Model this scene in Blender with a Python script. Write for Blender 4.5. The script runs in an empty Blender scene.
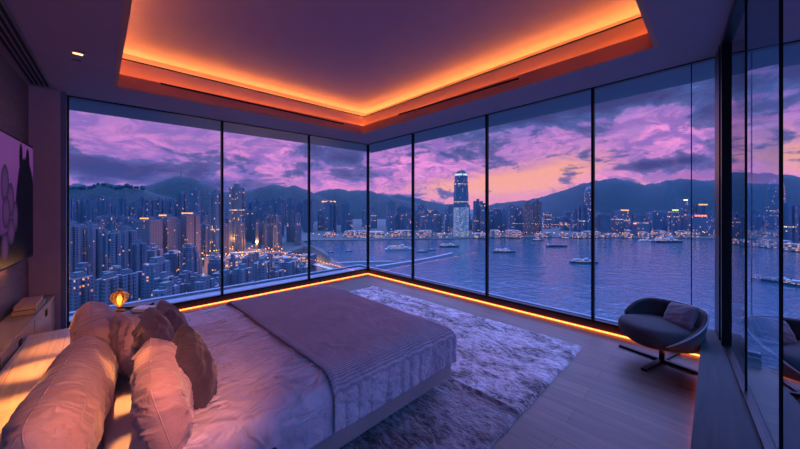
import bpy, bmesh, math, random
from mathutils import Vector, Matrix, noise
R = random.Random(7)
HAZE = .00007; SKYUP = 10.0
C = bpy.context.scene.collection
sc = bpy.context.scene
PI = math.pi
# ---------------------------------------------------------------- camera frame
F = 310.0; CX = 400.0; HY = 206.0; EYE = 1.47
YAW = math.radians(45.4)
FW = Vector((math.cos(YAW), math.sin(YAW), 0)); RT = Vector((math.sin(YAW), -math.cos(YAW), 0))
def at(u, v, fwd):
    p = FW * fwd + RT * ((u - CX) / F * fwd); p.z = EYE + (HY - v) / F * fwd; return p
def atz(u, v, z):
    return at(u, v, (EYE - z) * F / (v - HY))
def direction(u, v):
    d = at(u, v, 1.0) - Vector((0, 0, EYE))
    return math.degrees(math.atan2(d.y, d.x)), math.degrees(math.atan2(d.z, math.hypot(d.x, d.y)))
cam = bpy.data.cameras.new('camera'); co = bpy.data.objects.new('camera', cam); C.objects.link(co)
cam.sensor_width = 36; cam.lens = F / 800 * 36; cam.shift_y = (HY - 224.5) / 800
cam.clip_start = 0.02; cam.clip_end = 40000
co.location = (0, 0, EYE); co.rotation_euler = (PI / 2, 0, YAW - PI / 2)
sc.camera = co
sc.view_settings.view_transform = 'Standard'; sc.view_settings.look = 'None'
sc.view_settings.exposure = 0; sc.view_settings.gamma = 1; sc.view_settings.use_curve_mapping = False
cy = sc.cycles
cy.use_denoising = True; cy.max_bounces = 8; cy.diffuse_bounces = 4; cy.glossy_bounces = 4
cy.transparent_max_bounces = 12; cy.transmission_bounces = 6; cy.volume_bounces = 0
cy.sample_clamp_indirect = 4; cy.sample_clamp_direct = 0; cy.blur_glossy = 0.5

# ---------------------------------------------------------------- helpers
def lin(c):
    return tuple((x / 255 / 12.92 if x / 255 <= .04045 else ((x / 255 + .055) / 1.055) ** 2.4) for x in c)
class N:
    """small node expression helper"""
    def __init__(s, tree): s.t = tree; s.n = tree.nodes; s.l = tree.links
    def new(s, kind, **kw):
        n = s.n.new(kind)
        for k, v in kw.items(): setattr(n, k, v)
        return n
    def put(s, sock, v):
        if v is None: return
        if isinstance(v, bpy.types.NodeSocket): s.l.new(v, sock)
        else:
            if sock.type == 'RGBA' and len(v) == 3: v = tuple(v) + (1,)
            sock.default_value = v
    def m(s, op, a, b=None, c=None, clamp=False):
        n = s.new('ShaderNodeMath', operation=op, use_clamp=clamp)
        s.put(n.inputs[0], a); s.put(n.inputs[1], b); s.put(n.inputs[2], c); return n.outputs[0]
    def v(s, op, a, b=None, sc_=None):
        n = s.new('ShaderNodeVectorMath', operation=op); s.put(n.inputs[0], a); s.put(n.inputs[1], b)
        if sc_ is not None: s.put(n.inputs['Scale'], sc_)
        return n.outputs['Value'] if op in ('DOT_PRODUCT', 'LENGTH') else n.outputs[0]
    def mix(s, f, a, b, mode='MIX'):
        n = s.new('ShaderNodeMix', data_type='RGBA', blend_type=mode)
        s.put(n.inputs[0], f); s.put(n.inputs[6], a); s.put(n.inputs[7], b); return n.outputs[2]
    def noise(s, vec, scale, detail=3, rough=.5, dist=0, out=0, dim='3D'):
        n = s.new('ShaderNodeTexNoise', noise_dimensions=dim)
        s.put(n.inputs['Vector'], vec); n.inputs['Scale'].default_value = scale; n.inputs['Detail'].default_value = detail
        n.inputs['Roughness'].default_value = rough; n.inputs['Distortion'].default_value = dist
        return n.outputs[out]
    def mapping(s, vec, scale=(1, 1, 1), rot=(0, 0, 0), loc=(0, 0, 0)):
        n = s.new('ShaderNodeMapping'); s.put(n.inputs[0], vec)
        n.inputs['Scale'].default_value = scale; n.inputs['Rotation'].default_value = rot; n.inputs['Location'].default_value = loc
        return n.outputs[0]
    def ss(s, x, a, b, lo=0, hi=1):
        n = s.new('ShaderNodeMapRange', interpolation_type='SMOOTHSTEP'); s.put(n.inputs[0], x)
        for i, q in enumerate((a, b, lo, hi)): n.inputs[i + 1].default_value = q
        return n.outputs[0]
    def xyz(s, vec):
        n = s.new('ShaderNodeSeparateXYZ'); s.put(n.inputs[0], vec); return n.outputs
    def comb(s, x=0., y=0., z=0.):
        n = s.new('ShaderNodeCombineXYZ'); s.put(n.inputs[0], x); s.put(n.inputs[1], y); s.put(n.inputs[2], z); return n.outputs[0]
    def bump(s, h, strength=.3, dist=.01):
        n = s.new('ShaderNodeBump'); s.put(n.inputs['Height'], h); n.inputs['Strength'].default_value = strength
        n.inputs['Distance'].default_value = dist; return n.outputs[0]
    def gen(s, o='Object'):
        return s.new('ShaderNodeTexCoord').outputs[o]
    def geo(s, o): return s.new('ShaderNodeNewGeometry').outputs[o]
def mat(name, col=(.5, .5, .5), rough=.6, metal=0., emit=None, estr=0., sheen=0., spec=None, sample=True, vary=.06, vscale=6.):
    m = bpy.data.materials.new(name); m.use_nodes = True; t = N(m.node_tree); b = t.n['Principled BSDF']
    b.inputs['Roughness'].default_value = rough; b.inputs['Metallic'].default_value = metal
    if vary:
        f = t.noise(t.gen(), vscale, 3); c2 = tuple(min(1, x * (1 + vary * 3)) for x in col); c1 = tuple(x * (1 - vary * 3) for x in col)
        t.put(b.inputs['Base Color'], t.mix(f, c1, c2))
    else: t.put(b.inputs['Base Color'], col)
    if emit: t.put(b.inputs['Emission Color'], emit); b.inputs['Emission Strength'].default_value = estr
    if sheen: b.inputs['Sheen Weight'].default_value = sheen; b.inputs['Sheen Roughness'].default_value = .4
    if spec is not None: b.inputs['Specular IOR Level'].default_value = spec
    if not sample: m.cycles.emission_sampling = 'NONE'
    return m, t, b
def emitmat(name, col, strength, sample=True):
    m = bpy.data.materials.new(name); m.use_nodes = True; t = N(m.node_tree)
    t.n.clear(); e = t.new('ShaderNodeEmission'); t.put(e.inputs[0], col); e.inputs[1].default_value = strength
    o = t.new('ShaderNodeOutputMaterial'); t.l.new(e.outputs[0], o.inputs[0])
    if not sample: m.cycles.emission_sampling = 'NONE'
    return m
def tag(o, label=None, cat=None, group=None, kind=None):
    if label: o['label'] = label
    if cat: o['category'] = cat
    if group: o['group'] = group
    if kind: o['kind'] = kind
    return o
def empty(name, loc, rz=0):
    o = bpy.data.objects.new(name, None); C.objects.link(o); o.location = loc; o.rotation_euler = (0, 0, rz); o.empty_display_size = .1
    return o
def obj(name, bm, m, parent=None, smooth=False, recalc=True):
    if recalc: bmesh.ops.recalc_face_normals(bm, faces=bm.faces)
    me = bpy.data.meshes.new(name); bm.to_mesh(me); bm.free()
    if smooth:
        for p in me.polygons: p.use_smooth = True
    o = bpy.data.objects.new(name, me); C.objects.link(o)
    for k in (m if isinstance(m, (list, tuple)) else [m]): me.materials.append(k)
    if parent: o.parent = parent
    return o
def struct(name, bm, m, parent=None):
    o = obj(name, bm, m, parent)
    if parent is None: o['kind'] = 'structure'
    return o
def box(bm, x0, x1, y0, y1, z0, z1, bev=0, M=None, seg=2, mi=0):
    vs = [bm.verts.new(p) for p in ((x0, y0, z0), (x1, y0, z0), (x1, y1, z0), (x0, y1, z0), (x0, y0, z1), (x1, y0, z1), (x1, y1, z1), (x0, y1, z1))]
    fs = [bm.faces.new([vs[i] for i in q]) for q in ((0, 3, 2, 1), (4, 5, 6, 7), (0, 1, 5, 4), (1, 2, 6, 5), (2, 3, 7, 6), (3, 0, 4, 7))]
    for f in fs: f.material_index = mi
    if bev:
        es = {e for f in fs for e in f.edges}
        r = bmesh.ops.bevel(bm, geom=list(es), offset=bev, segments=seg, affect='EDGES', profile=.5)
        vs = list({v for f in r['faces'] for v in f.verts} | {v for v in vs if v.is_valid})
    if M is not None: bmesh.ops.transform(bm, matrix=M, verts=[v for v in vs if v.is_valid])
    return vs
def prism(bm, poly, z0, z1, mi=0):
    """poly: list of (x,y); z0/z1 numbers or functions of x,y"""
    g = lambda z, x, y: z(x, y) if callable(z) else z
    a = [bm.verts.new((x, y, g(z0, x, y))) for x, y in poly]; b = [bm.verts.new((x, y, g(z1, x, y))) for x, y in poly]
    n = len(poly); fs = [bm.faces.new(a[::-1]), bm.faces.new(b)]
    for i in range(n): fs.append(bm.faces.new([a[i], a[(i + 1) % n], b[(i + 1) % n], b[i]]))
    for f in fs: f.material_index = mi
    return fs
def lathe(bm, prof, seg=24, cx=0, cy_=0, cap=True):
    rings = []
    for r, z in prof:
        rings.append([bm.verts.new((cx + r * math.cos(2 * PI * k / seg), cy_ + r * math.sin(2 * PI * k / seg), z)) for k in range(seg)])
    for a, b in zip(rings, rings[1:]):
        for k in range(seg): bm.faces.new([a[k], a[(k + 1) % seg], b[(k + 1) % seg], b[k]])
    if cap:
        if prof[0][0] > 1e-5: bm.faces.new(rings[0][::-1])
        if prof[-1][0] > 1e-5: bm.faces.new(rings[-1])
def tube(bm, pts, r, seg=8):
    pts = [Vector(p) for p in pts]; rings = []
    for i, p in enumerate(pts):
        d = (pts[min(i + 1, len(pts) - 1)] - pts[max(i - 1, 0)]).normalized()
        a = d.orthogonal().normalized() if abs(d.z) > .9 else d.cross(Vector((0, 0, 1))).normalized()
        b = d.cross(a).normalized()
        rings.append([bm.verts.new(p + (a * math.cos(2 * PI * k / seg) + b * math.sin(2 * PI * k / seg)) * r) for k in range(seg)])
    for a, b in zip(rings, rings[1:]):
        for k in range(seg): bm.faces.new([a[k], a[(k + 1) % seg], b[(k + 1) % seg], b[k]])
    bm.faces.new(rings[0][::-1]); bm.faces.new(rings[-1])
def nz(x, y, z=0., o=3): return noise.fractal(Vector((x, y, z)), 1.0, 2.0, o)
def new(): return bmesh.new()

# ---------------------------------------------------------------- room shape
XB, YA = 4.23, 5.28                     # the two big glass walls meet at this corner
def zc(x, y): return 2.80 + .011 * (x - XB) + .0173 * (YA - y)     # ceiling falls slightly towards the corner
yC = lambda x: -.37 + .078 * x          # inner face of third glass wall
XL = lambda y: -.5 - .075 * (5.1 - y)   # left wall
PLINTH = .10

# ---------------------------------------------------------------- materials
def wood(name, c1, c2, scale=1., plank=None, rough=.35, axis='y', bumpy=.15):
    m, t, b = mat(name, vary=0, rough=rough)
    g = t.gen(); 
    v = t.mapping(g, scale=(1, 1, 1)) if axis == 'y' else t.mapping(g, rot=(0, 0, PI / 2))
    st = t.mapping(v, scale=(14 * scale, .8 * scale, 14 * scale))
    w = t.noise(st, 1.6, 5, .62, 1.2)
    w2 = t.noise(t.mapping(v, scale=(60 * scale, 2 * scale, 60 * scale)), 1.5, 3, .6)
    f = t.m('MULTIPLY_ADD', t.ss(w, .3, .7), .7, t.m('MULTIPLY', w2, .35))
    col = t.mix(f, c1, c2); h = t.m('ADD', t.m('MULTIPLY', w, .5), t.m('MULTIPLY', w2, .5))
    if plank:
        br = t.new('ShaderNodeTexBrick', offset=.37, squash=1.0)
        t.put(br.inputs['Vector'], t.mapping(v, rot=(0, 0, PI / 2)))
        br.inputs['Scale'].default_value = 1; br.inputs['Brick Width'].default_value = plank[1]; br.inputs['Row Height'].default_value = plank[0]
        br.inputs['Mortar Size'].default_value = .0022; br.inputs['Mortar Smooth'].default_value = .3
        br.inputs['Color1'].default_value = (.78, .78, .78, 1); br.inputs['Color2'].default_value = (1.12, 1.12, 1.12, 1)
        br.inputs['Mortar'].default_value = (.35, .35, .35, 1)
        col = t.mix(1., col, br.outputs[0], 'MULTIPLY')
        h = t.m('SUBTRACT', t.m('MULTIPLY', h, .25), t.m('MULTIPLY', br.outputs[1], .8))
    t.put(b.inputs['Base Color'], col)
    t.put(b.inputs['Roughness'], t.m('MULTIPLY_ADD', w2, .2, rough - .08))
    t.put(b.inputs['Normal'], t.bump(h, bumpy, .01))
    return m
M_floor = wood('oak_floor_boards', (.070, .047, .042), (.19, .112, .10), .8, (.19, 1.9), .42, 'y', .35)
M_bench = wood('dark_stained_wood', (.014, .018, .030), (.030, .034, .05), .8, None, .7, 'x', .3)
M_headwood = wood('pale_oak_planks', (.34, .22, .14), (.58, .40, .27), 1., (.22, 3.0), .38, 'y', .3)
M_cab = wood('walnut_veneer', (.15, .095, .065), (.30, .20, .14), 1.2, None, .4, 'y', .2)
M_wallwood = wood('dark_wall_panelling', (.10, .06, .055), (.19, .12, .11), 1.0, None, .55, 'y', .2)
M_ceil, t, b = mat('plum_ceiling_plaster', (.34, .235, .29), .75, vary=.02)
M_ceil_up, t, b = mat('upper_ceiling_plaster', (.40, .27, .34), .8, vary=.02)
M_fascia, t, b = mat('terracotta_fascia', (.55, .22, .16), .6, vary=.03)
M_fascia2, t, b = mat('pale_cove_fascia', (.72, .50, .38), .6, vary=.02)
M_column, t, b = mat('mauve_column_plaster', (.56, .40, .44), .7, vary=.03)
M_frame, t, b = mat('black_anodised_frame', (.012, .014, .02), .35, metal=.6, vary=.05)
M_framegrey, t, b = mat('slate_aluminium_frame', (.10, .13, .19), .4, metal=.3, vary=.05)
M_slab, t, b = mat('painted_exterior_slab', (.15, .20, .27), .6, vary=.05)
M_soffit_out, t, b = mat('exterior_soffit_panel', (.11, .14, .19), .5, vary=.04)
M_plinth, t, b = mat('bronze_brown_plinth', (.060, .035, .030), .5, vary=.05)
M_black, t, b = mat('black_gap', (.01, .01, .012), .8, vary=0)
M_chrome, t, b = mat('brushed_dark_steel', (.12, .12, .14), .3, metal=1, vary=.05)
M_led = emitmat('amber_led_diffuser', (1.0, .38, .07), 40.0)
M_ledfloor = emitmat('warm_led_floor_diffuser', (1.0, .17, .035), 7.0)
def glassmat(name, tint=(.93, .96, 1.), boost=1.):
    m = bpy.data.materials.new(name); m.use_nodes = True; t = N(m.node_tree); t.n.clear()
    fr = t.new('ShaderNodeFresnel'); fr.inputs[0].default_value = 1.45
    tr = t.new('ShaderNodeBsdfTransparent'); t.put(tr.inputs[0], tint)
    gl = t.new('ShaderNodeBsdfGlossy'); gl.inputs['Roughness'].default_value = 0.0; t.put(gl.inputs[0], (.9, .95, 1.))
    mx = t.new('ShaderNodeMixShader'); t.put(mx.inputs[0], t.m('MULTIPLY', fr.outputs[0], boost, clamp=True))
    t.l.new(tr.outputs[0], mx.inputs[1]); t.l.new(gl.outputs[0], mx.inputs[2])
    o = t.new('ShaderNodeOutputMaterial'); t.l.new(mx.outputs[0], o.inputs[0]); return m
M_glass = glassmat('clear_window_glass', (.86, .93, 1.))
def fabric(name, c1, c2, rough=.85, stretch=(1, 1, 1), weave=0, wave=None, sheen=.3, bump=.25, crease=8.):
    m, t, b = mat(name, vary=0, rough=rough, sheen=sheen)
    g = t.gen(); n1 = t.noise(g, 5, 4, .6); h = t.m('MULTIPLY', t.noise(t.mapping(g, scale=stretch), crease, 3, .42, 1.3), 1.)
    if weave: h = t.m('MULTIPLY_ADD', t.noise(g, weave, 2, .5), .25, h)
    if wave:
        w = t.new('ShaderNodeTexWave', wave_type='BANDS', bands_direction='Y'); t.put(w.inputs[0], g)
        w.inputs['Scale'].default_value = wave; w.inputs['Distortion'].default_value = 2.2; w.inputs['Detail'].default_value = 2
        w.inputs['Detail Scale'].default_value = 1.4
        h = t.m('MULTIPLY_ADD', w.outputs[1], .28, h); n1 = t.m('MULTIPLY_ADD', w.outputs[1], .35, t.m('MULTIPLY', n1, .7))
    t.put(b.inputs['Base Color'], t.mix(t.ss(n1, .25, .75), c1, c2))
    t.put(b.inputs['Normal'], t.bump(h, min(1., bump), .02 if bump < .5 else .055)); return m
M_sheet = fabric('cream_cotton_sheet', (.74, .57, .50), (.82, .66, .60), weave=0)
M_duvet = fabric('rose_satin_duvet', (.47, .38, .52), (.58, .48, .63), rough=.40, bump=1., crease=6, stretch=(.8, 2.0, 1))
M_throw = fabric('ribbed_mauve_throw', (.34, .28, .40), (.52, .44, .58), wave=26, bump=.7)
M_base = fabric('mauve_upholstery', (.27, .19, .22), (.33, .24, .27), weave=300, bump=.15)
M_linen = fabric('rose_linen', (.50, .32, .33), (.64, .43, .43), weave=0, bump=.7, crease=6, stretch=(2.6, .6, .5))
M_linen2 = fabric('dusky_mauve_linen', (.36, .22, .27), (.50, .32, .37), weave=0, bump=.7, crease=7, stretch=(2.2, .6, .7))
M_velvet = fabric('aubergine_velvet', (.040, .026, .045), (.075, .05, .08), sheen=.25, bump=.3, crease=9)
M_velvet2 = fabric('slate_plum_velvet', (.075, .05, .085), (.12, .085, .125), sheen=.25, bump=.3, crease=9)
M_chair = fabric('charcoal_wool', (.018, .018, .028), (.035, .034, .05), sheen=.1, weave=220, bump=.15)
M_chaircush = fabric('grey_mauve_cotton', (.12, .10, .14), (.18, .14, .19), weave=200, bump=.2)

# ---------------------------------------------------------------- setting: floor, walls, ceiling
foot = [(-.95, -.46), (XB + .02, yC(XB + .02)), (XB + .02, YA + .02), (-.6, YA + .02)]
bm = new(); prism(bm, [(-1.1, -.6), (XB + .12, -.6), (XB + .12, YA + .12), (-1.1, YA + .12)], -.12, 0); struct('floor', bm, M_floor)
HX0, HX1, HY0, HY1 = .17, 3.53, .37, 4.55          # opening of the ceiling tray
def ringbm(bm, a, b, z0, z1):
    """rectangular ring between rects a (outer) and b (inner)"""
    (ax0, ax1, ay0, ay1), (bx0, bx1, by0, by1) = a, b
    for q in ([(ax0, ay0), (ax1, ay0), (bx1, by0), (bx0, by0)], [(ax1, ay0), (ax1, ay1), (bx1, by1), (bx1, by0)],
              [(ax1, ay1), (ax0, ay1), (bx0, by1), (bx1, by1)], [(ax0, ay1), (ax0, ay0), (bx0, by0), (bx0, by1)]): prism(bm, q, z0, z1)
dz = lambda d: (lambda x, y: zc(x, y) + d)
bm = new(); ringbm(bm, (-1.1, XB + .08, -.62, YA + .08), (HX0, HX1, HY0, HY1), dz(0), dz(.06)); ceiling = struct('ceiling', bm, M_ceil)
# lower brown fascia round the opening, set back pale fascia above it, dark shadow gap, lit trough and upper ceiling
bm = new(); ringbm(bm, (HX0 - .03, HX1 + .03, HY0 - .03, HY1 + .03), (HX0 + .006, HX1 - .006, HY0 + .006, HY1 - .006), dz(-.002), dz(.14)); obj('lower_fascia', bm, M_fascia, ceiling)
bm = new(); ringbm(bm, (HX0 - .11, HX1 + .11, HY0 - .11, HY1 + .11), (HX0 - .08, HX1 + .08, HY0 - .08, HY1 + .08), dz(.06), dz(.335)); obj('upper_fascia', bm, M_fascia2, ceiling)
bm = new(); ringbm(bm, (HX0 - .112, HX1 + .112, HY0 - .112, HY1 + .112), (HX0 - .076, HX1 + .076, HY0 - .076, HY1 + .076), dz(.335), dz(.35)); obj('shadow_gap_trim', bm, M_black, ceiling)
bm = new(); ringbm(bm, (HX0 - .34, HX1 + .34, HY0 - .34, HY1 + .34), (HX0 - .32, HX1 + .32, HY0 - .32, HY1 + .32), dz(.06), dz(.50)); obj('trough_wall', bm, M_ceil_up, ceiling)
bm = new(); prism(bm, [(-1.1, -.62), (XB + .08, -.62), (XB + .08, YA + .08), (-1.1, YA + .08)], dz(.50), dz(.56)); obj('upper_ceiling', bm, M_ceil_up, ceiling)
def strip(name, pts, m, label, w=.02):
    pass
def led(rect, z0, z1, wd, m, label, group):
    x0, x1, y0, y1 = rect
    for k, (poly, where) in enumerate((([(x0, y0), (x1, y0), (x1, y0 + wd), (x0, y0 + wd)], 'facing the narrow glass wall'),
                 ([(x1 - wd, y0), (x1, y0), (x1, y1), (x1 - wd, y1)], 'along the harbour side'),
                 ([(x0, y1 - wd), (x1, y1 - wd), (x1, y1), (x0, y1)], 'along the city side'),
                 ([(x0, y0), (x0 + wd, y0), (x0 + wd, y1), (x0, y1)], 'on the television side'))):
        bm = new(); prism(bm, poly, dz(z0), dz(z1)); o = obj('led_strip', bm, m)
        tag(o, label + ' ' + where, 'light strip', group)
led((HX0 - .30, HX1 + .30, HY0 - .30, HY1 + .30), .325, .34, .03, M_led, 'hidden amber light strip in the upper ceiling cove', 'cove light strips')
M_led2 = emitmat('amber_led_lower', (1.0, .25, .05), 22.)
led((HX0 - .065, HX1 + .065, HY0 - .065, HY1 + .065), .07, .08, .02, M_led2, 'hidden amber light strip behind the lower lip of the tray', 'lip light strips')
# linear slot diffusers at the fascia, long sides
bm = new(); box(bm, .55, 3.1, HY1 - .014, HY1 - .0065, zc(1.8, HY1) + .105, zc(1.8, HY1) + .125)
tag(obj('slot_diffuser', bm, M_black), 'long black slot air diffuser on the tray fascia, city side', 'air vent')
bm = new(); box(bm, HX1 - .014, HX1 - .0065, 1.6, 3.6, zc(HX1, 2.5) + .105, zc(HX1, 2.5) + .125)
tag(obj('slot_diffuser', bm, M_black), 'long black slot air diffuser on the tray fascia, harbour side', 'air vent')

# left wall with column, TV wall
def wseg(bm, p, q, th, z0, z1):
    p, q = Vector(p), Vector(q); d = (q - p).normalized(); n = Vector((-d.y, d.x)) * th
    prism(bm, [(p.x, p.y), (q.x, q.y), (q.x + n.x, q.y + n.y), (p.x + n.x, p.y + n.y)], z0, z1)
bm = new(); wseg(bm, (XL(-.5), -.5), (XL(5.4), 5.4), .12, 0, dz(.6)); struct('wall_left', bm, M_wallwood)
bm = new(); box(bm, -.75, -.27, 5.12, 5.42, 0, 2.9, .004); struct('trim_1', bm, M_column)
bm = new(); box(bm, -.27, -.225, 5.14, 5.42, 0, 2.76, .003); struct('trim_2', bm, M_slab)
# glass wall A (y = YA)
xa = [-.30, 1.388, 2.835, XB]; panes = 0
M_glass_c = glassmat('coated_window_glass', (.64, .78, .92), 1.1)
def pane(x0, y0, x1, y1, z0, z1, gm=None):
    global panes
    panes += 1
    bm = new(); p, q = Vector((x0, y0)), Vector((x1, y1)); d = (q - p).normalized(); p2 = p + d * .004; q2 = q - d * .004
    zt = [z1(p2.x, p2.y), z1(q2.x, q2.y)] if callable(z1) else [z1, z1]
    # one glazing sheet: single surface of real glass
    vs = [bm.verts.new((p2.x, p2.y, z0)), bm.verts.new((q2.x, q2.y, z0)), bm.verts.new((q2.x, q2.y, zt[1])), bm.verts.new((p2.x, p2.y, zt[0]))]
    bm.faces.new(vs); return struct('window_%d' % panes, bm, gm or M_glass)
def mull(par, x, y, w=.016, d=.05, rz=0, m=None, top=None):
    bm = new(); zt = (top or zc(x, y))
    box(bm, -w, w, -d / 2, d / 2, PLINTH, zt, 0, Matrix.Translation((x, y, 0)) @ Matrix.Rotation(rz, 4, 'Z')); obj('mullion', bm, m or M_frame, par)
def rail(par, p, q, z0, z1, th=.03, m=None):
    bm = new(); p, q = Vector(p), Vector(q); d = (q - p).normalized(); n = Vector((-d.y, d.x)) * th
    prism(bm, [(p.x - n.x, p.y - n.y), (q.x - n.x, q.y - n.y), (q.x + n.x, q.y + n.y), (p.x + n.x, p.y + n.y)], z0, z1); obj('window_frame', bm, m or M_frame, par)
for i in range(3):
    w = pane(xa[i], YA, xa[i + 1], YA, PLINTH + .0, zc)
    rail(w, (xa[i], YA), (xa[i + 1], YA), PLINTH, PLINTH + .022); rail(w, (xa[i], YA), (xa[i + 1], YA), dz(-.012), dz(0))
    if i == 0: mull(w, xa[0] + .08, YA, .012)
    mull(w, xa[i + 1], YA, .015 if i < 2 else .02)
yb = [YA, 3.945, 2.415, 1.015, -.03]
for i in range(4):
    w = pane(XB, yb[i], XB, yb[i + 1], PLINTH, zc)
    rail(w, (XB, yb[i]), (XB, yb[i + 1]), PLINTH, PLINTH + .022); rail(w, (XB, yb[i]), (XB, yb[i + 1]), dz(-.012), dz(0))
    if i < 3: mull(w, XB, yb[i + 1], .015, rz=PI / 2)
    else: mull(w, XB, .16, .004, .012, rz=PI / 2)
# glass wall C
xc = [3.98, 2.94, 2.13, 1.0, -.2, -.9]
for i in range(5):
    a, b_ = xc[i], xc[i + 1]
    w = pane(a, yC(a), b_, yC(b_), .28, zc, M_glass_c); an = math.atan(.078)
    rail(w, (a, yC(a)), (b_, yC(b_)), .27, .30, .02); rail(w, (a, yC(a)), (b_, yC(b_)), dz(-.05), dz(0), .03)
    mull(w, b_, yC(b_), .002, .012, an)
bm = new(); prism(bm, [(3.93, yC(3.93) - .12), (4.27, yC(4.27) - .12), (4.27, yC(4.27) + .035), (3.93, yC(3.93) + .035)], 0, dz(0)); struct('trim_3', bm, M_frame)
bm = new(); prism(bm, [(3.80, yC(3.80) - .02), (3.86, yC(3.86) - .02), (3.86, yC(3.86) + .03), (3.80, yC(3.80) + .03)], .27, dz(0)); obj('inner_post', bm, M_frame, bpy.data.objects['trim_3'])
# plinth under glass
bm = new(); box(bm, -.27, XB + .06, YA - .02, YA + .06, 0, PLINTH, .003); struct('baseboard_city_side', bm, M_plinth)
bm = new(); box(bm, XB - .02, XB + .06, -.03, YA + .02, 0, PLINTH, .003); struct('baseboard_harbour_side', bm, M_plinth)
# dark wooden sill ledge below wall C
bm = new(); prism(bm, [(-.95, yC(-.95) - .02), (4.2, yC(4.2) - .02), (4.2, .068), (-.95, .068)], 0, .265); prism(bm, [(-.95, yC(-.95) - .03), (4.21, yC(4.21) - .03), (4.21, .082), (-.95, .082)], .265, .285)
struct('trim_4', bm, M_bench)
# exterior slab + overhang
bm = new(); prism(bm, [(-.9, YA + .06), (XB + .06, YA + .06), (XB + .06, -.3), (XB + .14, -.3), (XB + .14, YA + .5), (-.9, YA + .5)], -.3, PLINTH - .02); prism(bm, [(-.9, YA + .44), (XB + .10, YA + .44), (XB + .10, -.3), (XB + .16, -.3), (XB + .16, YA + .52), (-.9, YA + .52)], PLINTH - .02, PLINTH + .015)
struct('trim_5', bm, M_slab)
bm = new(); prism(bm, [(-1.2, YA + .02), (XB + .02, YA + .02), (XB + .02, -1.1), (XB + .70, -1.1), (XB + .70, YA + .70), (-1.2, YA + .70)], dz(0), dz(.3)); struct('trim_6', bm, M_soffit_out)
bm = new(); prism(bm, [(-1.2, -1.15), (XB + .02, -1.15), (XB + .02, yC(4.25) - .03), (-1.2, yC(-1.2) - .03)], dz(0), dz(.3)); struct('trim_7', bm, M_soffit_out)
# floor level light strips
def fl(poly, label):
    bm = new(); prism(bm, poly, .004, .018); tag(obj('led_strip', bm, M_ledfloor), label, 'light strip', 'floor light strips')
fl([(-.1, YA - .034), (XB - .03, YA - .034), (XB - .03, YA - .022), (-.1, YA - .022)], 'glowing amber light strip at floor below city windows')
fl([(XB - .034, .1), (XB - .022, .1), (XB - .022, YA - .03), (XB - .034, YA - .03)], 'glowing amber light strip at floor below harbour windows')
fl([(.6, .070), (XB - .06, .070), (XB - .06, .086), (.6, .086)], 'amber light strip along the foot of the dark ledge')

# ceiling slots top left
M_slotmetal, t, b = mat('grey_slot_metal', (.20, .17, .20), .4, metal=.4)
r = empty('slot_diffuser', (-.44, 4.2, zc(-.44, 4.2) - .016), -.04); tag(r, 'long grey multi-slot air diffuser in ceiling above the television wall', 'air vent')
bm = new(); box(bm, -.075, .075, -2.2, .83, -.001, .012); obj('backing', bm, M_black, r)
for k in range(5):
    bm = new(); x = -.07 + k * .035; box(bm, x - .006, x + .006, -2.2, .83, -.006, .006, .001); obj('slat', bm, M_slotmetal, r)
# recessed downlights
M_lamp = emitmat('lamp_glow', (1., .42, .16), 5.)
for (y, lab) in ((3.82, 'small glowing square recessed downlight in ceiling over the wooden headboard bench'), (2.56, 'small square recessed downlight over the middle of headboard bench, above the frame'), (2.05, 'small square recessed downlight over the near end of headboard bench, above the frame')):
    x = -.10 if y > 3 else -.30; z = zc(x, y) - .002
    r = empty('recessed_downlight', (x, y, z)); tag(r, lab, 'ceiling light', None)
    bm = new(); box(bm, -.055, .055, -.05, .05, -.004, 0.001, .001); obj('bezel', bm, M_ceil, r)
    bm = new(); box(bm, -.030, .030, -.014, .004, -.012, -.0045, .002); obj('lens', bm, M_lamp, r)
bm = new(); box(bm, -.03, .03, -.006, .006, -.003, .001); o = obj('ceiling_sensor', bm, M_black); o.location = (-.115, 4.0, zc(-.1, 4.0) - .001); tag(o, 'tiny black slot in ceiling next to the glowing downlight', 'sensor')
def spot(name, loc, target, power, col, ang, blend=.6, size=.02):
    l = bpy.data.lights.new(name, 'SPOT'); l.energy = power; l.color = col; l.spot_size = math.radians(ang); l.spot_blend = blend; l.shadow_soft_size = size
    o = bpy.data.objects.new(name, l); C.objects.link(o); o.location = loc; o.rotation_euler = (Vector(target) - Vector(loc)).to_track_quat('-Z', 'Y').to_euler()
    return o
WARM = (1., .40, .12)
for (x, y, tgt, p, a) in ((-.10, 3.82, (-.2, 3.52, .4), 420, 11), (-.25, 3.12, (-.25, 3.12, .4), 800, 10), (-.30, 2.56, (-.31, 2.56, .4), 1000, 12), (-.32, 2.05, (-.34, 2.10, .4), 800, 12), (.11, 2.2, (.105, 2.15, .48), 420, 6), (.11, 1.75, (.10, 1.75, .48), 300, 6)):
    spot('downlight_beam', (x, y, zc(x, y) - .03), tgt, p, WARM, a, .9)

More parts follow.
